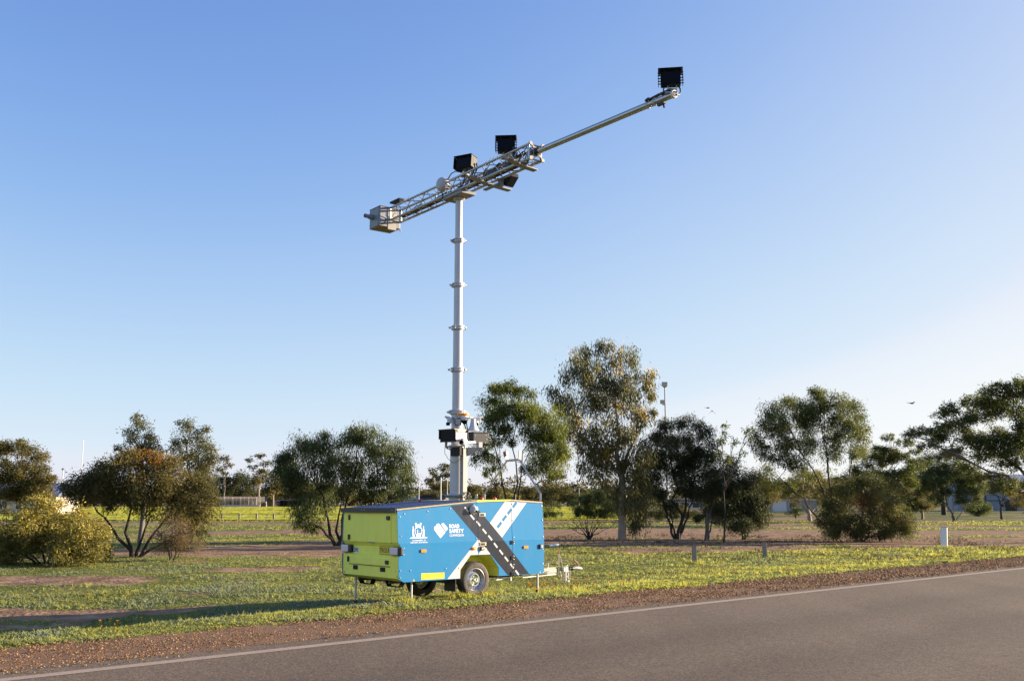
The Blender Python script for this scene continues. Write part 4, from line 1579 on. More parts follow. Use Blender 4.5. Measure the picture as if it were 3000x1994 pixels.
# rounded radio dome, cables, small aerial panel, rear-facing dark camera, counterweight box
rd = part('radio_dome', MB().lathe([(.001, -.11), (.08, -.105), (.125, -.085), (.148, -.05), (.155, 0), (.150, .05), (.13, .085), (.08, .10)], 'x', 28), M['dish'], TR, loc=bp(-.16, -.32, 8.435), rot=(0, 0, rad(-6)), smooth_=True)
part('bracket', MB().box((.13, 0, .05), (.12, .03, .02)).box((.13, 0, -.05), (.12, .03, .02)).tube([(.10, 0, 0), (.17, 0, 0)], .05, 10), M['steel'], rd)
mb = MB()
random.seed(3)
for k in range(34):
    a0 = random.uniform(-.2, 2.3)
    a1 = a0 + random.uniform(.3, .8)
    z0 = random.uniform(8.30, 8.50)
    c0 = random.uniform(-.10, .10)
    mb.tube([bp(a0, c0, z0), bp(a0 * .66 + a1 * .34, c0 * .5, z0 + random.uniform(-.08, .12)), bp(a0 * .33 + a1 * .67, c0 * -.3, z0 + random.uniform(-.1, .1)), bp(a1, -c0, random.uniform(8.30, 8.52))], .013, 6)
for k in range(16):
    a0 = random.uniform(-2.4, -.3)
    mb.tube([bp(a0, random.uniform(-.1, .1), 8.32), bp(a0 + .4, random.uniform(-.1, .1), 8.36), bp(a0 + .8, random.uniform(-.1, .1), 8.30)], .011, 6)
for a0, z0 in ((.62, 8.72), (.70, 8.70), (2.0, 8.66), (2.06, 8.64), (1.95, 8.68)):
    mb.tube([bp(a0, -.05, z0), bp(a0 + .09, -.10, z0 - .02), bp(a0 + .14, -.12, z0 - .14), bp(a0 + .02, -.12, z0 - .28), bp(a0 - .1, -.05, z0 - .33)], .015, 6)
mb.tube([bp(-.10, -.26, 8.50), bp(.0, -.2, 8.66), bp(.12, -.18, 8.68), bp(.3, -.1, 8.62)], .011, 6)
mb.tube([bp(-.22, -.30, 8.29), bp(-.22, -.26, 8.23), bp(-.32, -.22, 8.19)], .012, 6)
mb.tube([bp(6.20, .19, 8.545), bp(6.22, .205, 8.50), bp(6.25, .17, 8.42), bp(6.29, .10, 8.355), bp(6.30, .03, 8.33)], .013, 6)
mb.tube([bp(6.12, -.06, 8.51), bp(6.10, -.07, 8.46), bp(6.10, -.06, 8.42)], .012, 6)
small(part('cable', mb, M['black'], boom))
split_part('cable_tray', MB().box(bp(-1.2, .02, 8.30), (2.4, .12, .012), rz=B_RZ).box(bp(1.2, .02, 8.31), (2.2, .14, .012), rz=B_RZ).box(bp(1.35, .02, 8.36), (.40, .16, .10), rz=B_RZ).box(bp(.6, .03, 8.40), (.26, .14, .12), rz=B_RZ).box(bp(1.9, .0, 8.38), (.34, .16, .10), rz=B_RZ).box(bp(-1.5, .05, 8.34), (.5, .10, .06), rz=B_RZ), M['black'], boom)
mb = MB()
for a0 in (-2.05, -1.9, -.2, 1.15, 1.28, 1.40, 1.55):
    mb.box(bp(a0, -.10, BZ1 + .035), (.05, .05, .035), rz=B_RZ).tube([bp(a0 - .02, -.10, BZ1 + .05), bp(a0 + .02, -.12, BZ1 + .085)], .008, 5)
for a0 in (-1.7, -.75, -2.1):
    mb.tube([bp(a0, .10, BZ0), bp(a0, .10, BZ0 - .075)], .007, 5)
small(part('clamp', mb, M['steel'], boom))
split_part('aerial_panel', MB().box(bp(-2.44, -.10, 8.675), (.42, .14, .045), rz=B_RZ).box(bp(-2.30, -.10, 8.63), (.12, .10, .06), rz=B_RZ), M['navy'], boom, bevel=.006)
o = part('camera_housing', MB().prism([(1.16, 8.26), (1.54, 8.34), (1.55, 8.27), (1.36, 8.11), (1.29, 8.13)], .22, .40, lambda x, y, w: bp(x + .02, w, y)), M['navy'], TR, bevel=.006, label='dark camera housing hung under the far side of the boom')
part('bracket', MB().box(bp(1.28, .16, 8.175), (.12, .06, .15), rz=B_RZ).box(bp(1.05, .10, 8.15), (.5, .08, .03), rz=B_RZ), M['box_grey'], o)
bx = part('counterweight_box', MB().box(bp(-2.90, -.14, 8.335), (.48, .54, .45), rz=B_RZ), M['box_grey'], TR, bevel=.008)
part('box_lid', MB().box(bp(-2.90, -.14, 8.566), (.50, .57, .012), rz=B_RZ), M['roof_dark'], bx)
part('box_floor', MB().box(bp(-2.90, -.14, 8.104), (.49, .55, .012), rz=B_RZ), M['tan_edge'], bx)
part('side_plate', MB().box(bp(-2.92, -.415, 8.335), (.42, .008, .44), rz=B_RZ), M['box_grey'], bx)
mb = MB()
for da in (-.18, .16):
    for dz in (-.16, .16):
        c = bp(-2.93 + da, -.43, 8.335 + dz)
        mb.box(c, (.018, .010, .018), rz=B_RZ)
small(part('screw', mb, M['steel'], bx))
c0 = bp(-2.98, -.43, 8.36)
part('sensor_tube', MB().tube([bp(-2.98, -.43, 8.355), bp(-2.98, -.52, 8.36)], .062, 18).tube([bp(-2.98, -.52, 8.36), bp(-2.98, -.64, 8.365)], .048, 18), M['box_grey'], bx, smooth_=True)
part('sensor_bore', MB().tube([bp(-2.98, -.64, 8.365), bp(-2.98, -.646, 8.365)], .040, 16), M['print_black'], bx)
part('front_plate', MB().box(bp(-2.654, -.09, 8.30), (.010, .22, .52), rz=B_RZ), M['pale_steel'], bx)
part('eye_bolt', MB().tube([bp(-2.64, .13, 8.09), bp(-2.64, .10, 8.06), bp(-2.64, .13, 8.03), bp(-2.64, .16, 8.06), bp(-2.64, .13, 8.09)], .009, 6), M['bolt'], bx)
small(part('cable', MB().tube([bp(-2.62, -.30, 8.26), bp(-2.60, -.28, 8.22), bp(-2.62, -.36, 8.13), bp(-2.74, -.42, 8.11)], .011, 6).tube([bp(-2.60, -.10, 8.5), bp(-2.58, -.05, 8.4), bp(-2.6, 0, 8.28)], .006, 5), M['black'], bx))

# ------------------------------------------------------------------ things standing around the field
def vpx(base, py):
    """height above the base point of something seen at image row py straight above it"""
    D = base[1]
    lo, hi = 0.0, 60.0
    c, s = math.cos(PITCH), math.sin(PITCH)
    for _ in range(50):
        mid = (lo + hi) / 2
        z = base[2] + mid - CAM_H
        yy = D * c + z * s
        zz = -D * s + z * c
        if 997.0 - F_PX * zz / yy > py:
            lo = mid
        else:
            hi = mid
    return (lo + hi) / 2


def wooden_post(px, py, top, w, label):
    b = at_ground(px, py)
    h = vpx(b, top)
    t = thing('timber_post', label, 'post', tuple(b), rad(12), 'weathered timber posts on the verge')
    mb = MB().prism([(-w / 2, -w / 2), (w / 2, -w / 2), (w / 2, w / 2), (-w / 2, w / 2)], -.15, h, lambda x, y, z: (x * (1 + .04 * math.sin(z * 9)), y, z))
    part('shaft', mb, M['timber'], t, bevel=.008)
    part('cap', MB().box((0, 0, h + .008), (w * 1.06, w * 1.06, .016)), M['rust'], t)
    return t


wooden_post(2035, 1650, 1597, .125, 'weathered grey timber post with rusty top, nearer the trailer')
wooden_post(2241, 1633, 1588, .125, 'weathered grey timber post nearer the white marker post')

b = at_ground(2766, 1603)
h = vpx(b, 1545)
t = thing('marker_post', 'fat white plastic marker post leaning slightly in the grass at right', 'marker post', tuple(b), rad(5))
mk = MB().prism([(-.15, -.02), (-.11, -.055), (.11, -.055), (.15, -.02), (.15, .02), (.11, .055), (-.11, .055), (-.15, .02)], -.1, h, lambda x, y, z: (x + z * .06, y, z + (.03 - x * .10) * (z > 0)))
part('shaft', mk, M['marker_white'], t, bevel=.006)
part('cap', MB().box((h * .06, 0, h + .035), (.31, .115, .02), ry=rad(5)), M['pale_steel'], t)

b = at_ground(1624, 1607)
bt = MB().lathe([(.040, 0), (.052, .01), (.055, .12), (.050, .14), (.055, .16), (.055, .30), (.040, .37), (.018, .41), (.017, .45)], 'x', 16)
t = thing('plastic_bottle', 'discarded clear plastic bottle lying in the grass behind the drawbar', 'bottle', (b[0] - .2, b[1], b[2] + .11), rad(14))
part('shell', bt, M['bottle'], t, smooth_=True, rot=(0, rad(-8), 0))
part('lid', MB().lathe([(.019, .45), (.019, .475)], 'x', 12), M['marker_white'], t, rot=(0, rad(-8), 0))

# low post and rail fence round the near side of the oval
fb = [at_ground(x, 1523) for x in [549 + 50.5 * k for k in range(11)]]
fence = thing('post_fence', 'low fence of stubby posts and thin rails along the near edge of the oval', 'fence', tuple(fb[0]))
o0 = np.array(fb[0])
post_me = MB().box((0, 0, .33), (.16, .16, .78)).mesh('post')
post_me.materials.append(M['timber'])
for p in fb:
    link('post', post_me, None, fence, loc=tuple(p - o0))
for hz in (.60, .28):
    for a, c in zip(fb[:-1], fb[1:]):
        part('rail', MB().tube([tuple(a - o0 + [0, 0, hz]), tuple(c - o0 + [0, 0, hz])], .018, 5), M['pole_grey'], fence)
fb = [at_ground(x, 1516) for x in (1596, 1645, 1694)]
fence = thing('post_fence', 'short stretch of low rail fence seen between the shrubs right of the trailer', 'fence', tuple(fb[0]))
o0 = np.array(fb[0])
for p in fb:
    link('post', post_me, None, fence, loc=tuple(p - o0))
for hz in (.60, .28):
    for a, c in zip(fb[:-1], fb[1:]):
        part('rail', MB().tube([tuple(a - o0 + [0, 0, hz]), tuple(c - o0 + [0, 0, hz])], .018, 5), M['pole_grey'], fence)

# practice nets on the far side of the oval
b0, b1 = at_ground(632, 1484.3), at_ground(762, 1484.3)
H_ = vpx(b0, 1454)
net = thing('practice_nets', 'long row of practice cricket nets with pale posts across the oval', 'cricket nets', tuple(b0))
L_ = float(np.hypot(*(b1 - b0)[:2]))
nd_ = (b1 - b0) / L_
dep = 12.0


def nl(a, c, z):
    return (nd_[0] * a - nd_[1] * c, nd_[1] * a + nd_[0] * c, z)


for k in range(12):
    a = L_ * k / 11
    for c in ((0, dep) if k % 2 == 0 else (0,)):
        part('post', MB().tube([nl(a, c, -.3), nl(a, c, H_ + (.25 if k in (0, 11) else 0))], .055 if k % 2 else .08, 6), M['netting'], net)
for c in (0, dep):
    part('top_rail', MB().tube([nl(0, c, H_), nl(L_, c, H_)], .07, 6), M['netting'], net)
wm = bpy.data.materials.new('wire_mesh')
wm.use_nodes = True
_b = wm.node_tree.nodes['Principled BSDF']
_b.inputs['Base Color'].default_value = (.10, .085, .075, 1)
_b.inputs['Alpha'].default_value = 0.55
for k in range(0, 12, 2):
    a = L_ * k / 11
    part('net_panel', MB().face([nl(a, .1, 0), nl(a, dep, 0), nl(a, dep, H_), nl(a, .1, H_)]), wm, net)
part('net_panel', MB().face([nl(0, dep, 0), nl(L_, dep, 0), nl(L_, dep, H_), nl(0, dep, H_)]), wm, net)
part('kerb', MB().box(tuple(np.array(nl(L_ / 2, -.2, .30))), (L_, .3, .75), rz=math.atan2(nd_[1], nd_[0])), M['cream'], net)


def goal(px0, px1, py, top, label):
    b0, b1 = at_ground(px0, py), at_ground(px1, py)
    h = vpx(b0, top)
    t = thing('soccer_goal', label, 'goal', tuple(b0), 0, 'small white goals on the oval')
    L = b1[0] - b0[0]
    part('goal_mouth', MB().tube([(0, 0, -.1), (0, 0, h), (L, 0, h), (L, 0, -.1)], .09, 6), M['pole_white'], t)
    part('back_frame', MB().tube([(0, 0, h), (.1 * L, .8, h), (.25 * L, 1.8, 0), (.25 * L + .7 * L, 1.8, 0), (.9 * L, .8, h), (L, 0, h)], .06, 6), M['pole_white'], t)
    part('net', MB().face([(.1 * L, .8, h), (.25 * L, 1.8, 0), (.95 * L, 1.8, 0), (.9 * L, .8, h)]), wm, t)
    return t


goal(741, 780, 1484.2, 1468.5, 'white goal frame in front of the cricket nets')
goal(803, 825, 1483.8, 1468, 'white goal frame beside the purple roofed shelter')

b = at_ground(848, 1484)
h = vpx(b, 1464)
sh = thing('team_shelter', 'low dark green shelter with a purple roof edge across the oval', 'shelter', tuple(b))
part('roof', MB().box((2.5, 2.5, h), (13, 6, .35)), M['roof_purple'], sh)
split_part('wall', MB().box((2.5, 4.9, h / 2), (12, .3, h)).box((-3.3, 2.6, h / 2), (.3, 4.5, h)).box((8.3, 2.6, h / 2), (.3, 4.5, h)), M['dark_green'], sh)
for x in (0, 5):
    part('post', MB().tube([(x, -.3, -.2), (x, -.3, h)], .1, 6), M['pole_white'], sh)
part('bench', MB().box((2.5, 4, .45), (9, .5, .1)), M['timber'], sh)


def building(name, px, py, D, w, dpt, hw, hr, label, cat, wall, roof, rz=0, win=3, ridge='x'):
    p = at_y(px, py, D)
    g = float(ground_z(p[0], p[1]))
    t = thing(name, label, cat, (p[0], p[1], g), rz)
    part('wall', MB().box((0, 0, hw / 2 - .2), (w, dpt, hw + .4)), wall, t)
    o = .5
    mb = MB()
    if hr:
        mb.prism([(-dpt / 2 - o, hw), (dpt / 2 + o, hw), (dpt / 2 + o, hw + .15), (0, hw + hr), (-dpt / 2 - o, hw + .15)], -w / 2 - o, w / 2 + o, lambda x, y, z: (z, x, y))
    else:
        mb.box((0, 0, hw + .1), (w + .6, dpt + .6, .2))
    rf = part('roof', mb, roof, t)
    for k in range(win):
        x = -w / 2 + w * (k + .7) / (win + .4)
        f = part('window', MB().box((x, -dpt / 2 - .03, hw * .52), (1.7, .10, 1.3)), M['pole_white'], t)
        part('pane', MB().box((x, -dpt / 2 - .09, hw * .52), (1.5, .03, 1.1)), M['glass'], f)
    return t, rf


t, rf = building('club_building', 44, 1475, 150, 15, 9, 2.6, 1.9, 'pale building with blue roof behind the yellow flowering bush', 'building', M['cream'], M['roof_blue'], rad(4), 5)
t, rf = building('house', 1218, 1475, 330, 8, 8, 2.2, 1.6, 'small pale house with light roof seen just left of the mast', 'house', M['cream'], M['pale_steel'], rad(10), 2)
t, rf = building('house', 1276, 1475, 330, 7, 8, 2.4, 2.2, 'dark roofed house behind poles left of the mast', 'house', M['cream'], M['roof_dark'], rad(-6), 2)
t, rf = building('house', 2306, 1480, 190, 9, 7, 2.1, 0, 'low grey building with a white roller door behind the trees right of centre', 'building', M['pole_grey'], M['pole_white'], rad(3), 1)
part('roller_door', MB().box((-2.6, -3.56, 1.0), (2.6, .1, 1.9)), M['pole_white'], t)
t, rf = building('house', 2000, 1478, 230, 8, 7, 2.0, .6, 'low pale house glimpsed beneath the dark trees', 'house', M['cream'], M['roof_dark'], rad(0), 3)

# corrugated shed at right
p = at_ground(2925, 1496)
hh = vpx(p, 1412)
shed = thing('farm_shed', 'large blue grey sheet metal shed behind the trees at far right', 'shed', tuple(p), rad(-12))
Lw = 14.5
for k in range(12):
    x = -Lw / 2 + Lw * (k + .5) / 12
    part('wall_sheet', MB().box((x, .0, hh / 2 - .2), (Lw / 12 - .05, .12, hh + .4)), M['shed'], shed)
split_part('side_wall', MB().box((-Lw / 2 + .05, 5.0, hh / 2), (.12, 9.8, hh)).box((Lw / 2 - .05, 5.0, hh / 2), (.12, 9.8, hh)), M['shed'], shed)
for z in (hh * .36, hh * .70):
    part('girt', MB().box((0, -.10, z), (Lw, .08, .16)), M['roof_dark'], shed)
for x in (-2.2, 3.2):
    part('column', MB().box((x, -.12, hh / 2), (.28, .10, hh)), M['roof_dark'], shed)
part('brace', MB().tube([(-2.2, -.15, hh * .7), (2.9, -.15, hh * .30)], .07, 4), M['roof_dark'], shed)
part('doorway', MB().box((2.2, -.09, hh * .16), (1.8, .06, hh * .33)), M['print_black'], shed)
part('roof', MB().prism([(-.4, hh), (10.2, hh + 1.6), (10.2, hh + 1.75), (-.4, hh + .15)], -Lw / 2 - .3, Lw / 2 + .3, lambda x, y, z: (z, x, y)), M['shed'], shed)


def slim_pole(px, top, D, r, m, label, lean_=0.0, name='white_pole', cat='pole', group=None, cap=None):
    p = at_y(px, 1474, D)
    g = float(ground_z(p[0], p[1]))
    base = (p[0], p[1], g)
    h = vpx(np.array(base), top)
    t = thing(name, label, cat, base, 0, group)
    part('shaft', MB().tube([(0, 0, -.3), (lean_ * h, 0, h)], [r, r * .7], 8), m, t)
    if cap == 'disc':
        part('cap', MB().lathe([(r * 2.0, h), (r * 2.4, h + .15), (r * .5, h + .3)], 'z', 12), M['pole_grey'], t)
    return t, h


slim_pole(231, 1288, 150, .065, M['pole_white'], 'very tall thin white goal post left of the big dark tree', .004, 'goal_post', 'goal post')
slim_pole(178, 1376, 150, .11, M['pole_white'], 'short white post with a flat cap above the blue roof', 0, 'vent_post', 'post', None, 'disc')
slim_pole(1291, 1398, 190, .14, M['pole_white'], 'thick white goal post nearest the left side of the mast', 0, 'goal_post', 'goal post')
slim_pole(1227, 1392, 200, .09, M['pole_white'], 'thin white goal post beside the round dense tree', 0, 'goal_post', 'goal post')
slim_pole(1310, 1404, 215, .08, M['pole_white'], 'thinner white goal post just left of the mast base', 0, 'goal_post', 'goal post')
slim_pole(1510, 1402, 170, .07, M['pole_grey'], 'slim grey light pole seen through the boom rest frame', 0, 'light_pole', 'light pole', None, 'disc')
slim_pole(1697, 1428, 190, .10, M['pole_grey'], 'short grey power pole in the gap beside the tall gum', 0, 'power_pole', 'pole')

t, h = slim_pole(1956, 1130, 95, .09, M['pole_grey'], 'tall floodlight pole rising behind the dark trees', 0, 'floodlight_pole', 'floodlight')
for dz, dx, s_, lab in ((.15, -.02, .42, 'upper lamp head'), (-1.55, -.25, .36, 'lower lamp head')):
    f = part('lamp_head', MB().box((dx, -.1, h + dz), (s_ * 1.25, .30, s_), rx=.3), M['pole_grey'], t, bevel=.03, label=lab)
    part('glass', MB().box((dx, -.27, h + dz - .05), (s_ * 1.1, .03, s_ * .85), rx=.3), M['led'], f)
    part('bracket', MB().box((dx * .5, 0, h + dz - .25), (.3, .08, .08)), M['pole_grey'], f)


def bird(px, py, D, span, rz, flap, label):
    p = at_y(px, py, D)
    t = thing('flying_bird', label, 'bird', tuple(p), rz, 'birds in the sky')
    part('body', MB().lathe([(.001, -.17), (.03, -.12), (.045, -.02), (.035, .08), (.028, .12), (.001, .17)], 'x', 10).prism([(-.14, -.02), (-.30, -.06), (-.30, .06), (-.14, .02)], -.004, .004, lambda x, y, w: (x, y, w)), M['bird'], t, smooth_=False)
    for sg in (-1, 1):
        w = [(.06, .03), (.05, span * .25), (-.10, span * .5), (-.06, span * .22), (-.07, .03)]
        part('wing', MB().prism(w, -.006, .006, lambda x, y, z: (x, sg * y, z + y * math.tan(flap) - y * y * .8)), M['bird'], t)
    return t


bird(2672, 1181, 55, .62, rad(25), rad(25), 'dark bird with spread wings above the gap in the right trees')
bird(2086, 1203, 70, .50, rad(80), rad(-35), 'lower of two small dark birds above the sparse tree')
bird(2074, 1194, 80, .45, rad(10), rad(20), 'upper and smaller of two dark birds above the sparse tree')

# ------------------------------------------------------------------ trees and shrubs
LEAF = {
    'gum': tint_mat('gum_leaf', [(0.045, 0.063, 0.021), (0.093, 0.111, 0.032), (0.165, 0.169, 0.053), (0.310, 0.277, 0.089)], .45, 0.40),
    'dense': tint_mat('dense_leaf', [(0.038, 0.055, 0.021), (0.074, 0.096, 0.032), (0.124, 0.139, 0.047), (0.310, 0.222, 0.067)], .48, 0.34),
    'rusty': tint_mat('rusty_leaf', [(0.042, 0.045, 0.018), (0.086, 0.081, 0.029), (0.155, 0.122, 0.042), (0.455, 0.185, 0.044)], .5, 0.37),
    'green': tint_mat('green_leaf', [(0.042, 0.059, 0.018), (0.093, 0.114, 0.029), (0.191, 0.204, 0.041), (0.418, 0.341, 0.059)], .45, 0.42),
    'golden': tint_mat('golden_gum_leaf', [(0.061, 0.070, 0.029), (0.128, 0.127, 0.053), (0.227, 0.194, 0.074), (0.750, 0.481, 0.044)], .42, 0.37),
    'wattle': tint_mat('wattle_leaf', [(0.099, 0.099, 0.035), (0.180, 0.167, 0.055), (0.290, 0.248, 0.083), (0.696, 0.539, 0.098)], .5, 0.42),
    'olive': tint_mat('olive_leaf', [(0.067, 0.066, 0.024), (0.130, 0.117, 0.039), (0.197, 0.163, 0.057), (0.290, 0.209, 0.064)], .5, 0.40),
    'shade': tint_mat('dark_leaf', [(0.029, 0.040, 0.019), (0.056, 0.066, 0.028), (0.089, 0.092, 0.040), (0.166, 0.141, 0.053)], .5, 0.34),
    'red': tint_mat('red_flush_leaf', [(0.042, 0.053, 0.021), (0.084, 0.092, 0.033), (0.145, 0.134, 0.046), (0.464, 0.094, 0.044)], .5, 0.37),
    'far': tint_mat('far_leaf', [(0.058, 0.058, 0.025), (0.099, 0.096, 0.035), (0.164, 0.134, 0.049), (0.230, 0.172, 0.062)], .6, 0.37),
    'dry': tint_mat('dry_leaf', [(0.088, 0.066, 0.037), (0.162, 0.119, 0.064), (0.222, 0.172, 0.090), (0.295, 0.238, 0.074)], .7, 0.32),
}


COVER = 1.6
LEAF_SCALE = (0.80, 0.86)


def leaf_cloud(lobes, ll, lw, cover, droop, seed, per=0, clump=0.46, shell=0.5, vstretch=1.0, gaps=4.2, accent=None, flat=0.0):
    """lobes: (centre xyz, radii xyz, density factor, tint bias). Every leaf is a small kite; leaves hang in clumps."""
    r = np.random.default_rng(seed)
    Vs, Ts = [], []
    for c, R, dens, tb in lobes:
        R = np.asarray(R, float)
        area = math.pi * R[0] * R[2]
        n = COVER * cover * dens * area / (ll * lw * 0.5)
        cr = clump * min(1.0, R.min() / clump / 1.2) if R.min() < clump * 1.6 else clump
        nc = int(max(3, gaps * dens * area / (math.pi * cr * cr)))
        per = int(max(4, n / nc))
        d = r.normal(size=(nc, 3))
        d /= np.linalg.norm(d, axis=1)[:, None]
        rr = shell + (1 - shell) * r.random(nc) ** 0.8
        rr = np.where(r.random(nc) < 0.2, r.random(nc) ** 0.5, rr)
        cc = np.asarray(c) + d * rr[:, None] * np.maximum(R - cr * .2, R * .5)
        nl_ = nc * per
        cs = np.repeat(.65 + .7 * r.random(nc), per)
        e = r.normal(size=(nl_, 3))
        e /= np.linalg.norm(e, axis=1)[:, None]
        loose = np.where(r.random(nl_) < .22, 1.0 + .7 * r.random(nl_), 1.0)
        e *= (cs * r.random(nl_) ** .5 * loose)[:, None]
        cen = np.repeat(cc, per, 0) + e * np.array([cr, cr, cr * .8 * vstretch])
        out = np.repeat(d, per, 0)
        dirn = r.normal(size=(nl_, 3)) * (1 - droop) + out * 0.35 + np.array([0, 0, -1.25]) * droop
        dirn /= np.linalg.norm(dirn, axis=1)[:, None]
        sd = np.cross(dirn, r.normal(size=(nl_, 3)))
        sd /= np.linalg.norm(sd, axis=1)[:, None] + 1e-9
        L = ll * (0.6 + 0.8 * r.random(nl_))[:, None]
        w = lw * (0.6 + 0.8 * r.random(nl_))[:, None]
        bend = np.cross(dirn, sd) * L * (r.random((nl_, 1)) - .5) * 0.3
        P = np.stack([cen, cen + dirn * L * .45 + sd * w * .5 + bend, cen + dirn * L, cen + dirn * L * .45 - sd * w * .5 + bend], 1)
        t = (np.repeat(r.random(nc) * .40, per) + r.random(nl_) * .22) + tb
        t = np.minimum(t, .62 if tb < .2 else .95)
        if accent:
            am, ah = accent            # probability, value: flowers or flush growth high up on the lobe
            hit = ((r.random(nl_) if am > .2 else np.repeat(r.random(nc), per)) < am * np.clip(.35 + np.repeat(d[:, 2] + d[:, 0] * .6, per), 0, 1.4)) & (r.random(nl_) < .75)
            t = np.where(hit, ah + r.random(nl_) * .1, t)
        Vs.append(P.reshape(-1, 3))
        Ts.append(np.clip(t, 0, 1))
    V = np.vstack(Vs)
    T = np.concatenate(Ts)
    return V, np.arange(len(V)), T


def bez(a, b, c, n):
    t = np.linspace(0, 1, n)[:, None]
    return (1 - t) ** 2 * a + 2 * t * (1 - t) * b + t * t * c


def tree(name, label, cat, base, lobes, leaf, ll, lw, cover=2.2, droop=.45, bark='dark', stem=.10, fork=.25, stems=None, seed=1, D=None,
         depth=.8, twigs=5, group=None, limb_bias=.5, trunk_to=None, main=5, **kw):
    """base: photo pixel of the foot; lobes: (px, py, rx, ry[, dy, dens, tint])"""
    if D is None:
        B = at_ground(*base)
    else:
        p = at_y(base[0], base[1], D)
        B = np.array([p[0], p[1], float(ground_z(p[0], p[1]))])
    r = np.random.default_rng(seed + 100)
    Dy = B[1]
    LB = []
    for l in lobes:
        px, py, rx, ry = l[:4]
        m_px = Dy / F_PX * 1.01
        R = (rx * m_px, min(rx, ry) * m_px * depth + .3 * rx * m_px * depth, ry * m_px)
        spread = max(abs(px - base[0]) * m_px, .5)
        dy = l[4] if len(l) > 4 and l[4] is not None else r.uniform(-1, 1) * min(1.6, .5 + .25 * R[0] + spread * .25) * depth
        c = at_y(px, py, Dy + dy)
        LB.append((c, R, l[5] if len(l) > 5 else 1.0, l[6] if len(l) > 6 else r.uniform(-.05, .1)))
    o = thing(name, label, cat, tuple(B), 0, group)
    V, Fi, T = leaf_cloud(LB, ll * LEAF_SCALE[0], lw * LEAF_SCALE[1], cover, droop, seed, **kw)
    me = np_mesh('crown', V - B, Fi, 4, T)
    link('crown', me, LEAF[leaf], o)
    mb = MB()
    Z = np.array([0, 0, 1.0])
    cz = np.mean([c[2] for c, *_ in LB])
    if trunk_to is not None:
        Fk = at_y(trunk_to[0], trunk_to[1], Dy)
    else:
        Fk = B + np.array([0, 0, max(.15, (cz - B[2]) * fork)]) + np.array([r.uniform(-.1, .1), 0, 0])
    nst = stems or 1
    feet = [B + np.array([r.uniform(-1, 1), r.uniform(-1, 1), 0]) * stem * (1.2 if nst > 1 else 0) - Z * .15 for _ in range(nst)]
    if nst == 1:
        P = bez(feet[0], (feet[0] + Fk) / 2 + np.array([r.uniform(-.15, .15), 0, 0]), Fk, 7)
        mb.tube([tuple(p - B) for p in P], list(np.linspace(stem * 1.25, stem * .85, 7)), 9)
    tot = len(LB)
    # a few main limbs reach the lobes that lie furthest apart; the other lobes branch off the nearest limb
    C = np.array([c for c, *_ in LB])
    nm = min(tot, max(nst, main))
    pick = [int(np.argmax(C[:, 2]))]
    while len(pick) < nm:
        dm = np.min([np.linalg.norm((C - C[j]) * [1, .6, .8], axis=1) for j in pick], 0)
        pick.append(int(np.argmax(dm)))
    order = pick + [k for k in sorted(range(tot), key=lambda k: np.linalg.norm(C[k] - Fk)) if k not in pick]
    pts_all, rad_all = [], []
    for j, k in enumerate(order):
        c, R, dens, tb = LB[k]
        end = c + np.array([0, 0, R[2] * .3])
        if j < nm:
            a = (Fk - Z * stem * .6) if nst == 1 else feet[j % nst]
            r0 = stem * (.72 if nst == 1 else .85)
        else:
            PA = np.array(pts_all)
            RA = np.array(rad_all)
            ok = PA[:, 2] < end[2] - .25 * np.linalg.norm((PA - end)[:, :2], axis=1)
            dd = np.linalg.norm(PA - end, axis=1) + np.where(ok, 0, 3.0)
            i0 = int(np.argmin(dd))
            a = PA[i0]
            r0 = max(.018, RA[i0] * .6)
        ln = np.linalg.norm(end - a)
        midp = a * limb_bias + end * (1 - limb_bias) + Z * ln * .12 + r.normal(size=3) * .06 * ln
        n = 10
        P = bez(a, midp, end, n)
        P[1:-1] += r.normal(size=(n - 2, 3)) * .016 * ln
        rr_ = np.geomspace(max(r0, .016), .012, n)
        mb.tube([tuple(p - B) for p in P], list(rr_), 7)
        pts_all += list(P[2:-1])
        rad_all += list(rr_[2:-1])
        for _ in range(twigs):
            s0 = P[r.integers(n // 2, n)]
            dd = r.normal(size=3)
            dd /= np.linalg.norm(dd)
            e = c + dd * np.array(R) * .85
            Q = bez(s0, (s0 + e) / 2 + Z * .12 * R[2], e, 5)
            mb.tube([tuple(p - B) for p in Q], list(np.geomspace(max(.012, r0 * .25), .005, 5)), 4, cap=False)
    part('trunk', mb, BARK[bark], o, smooth_=True)
    return o


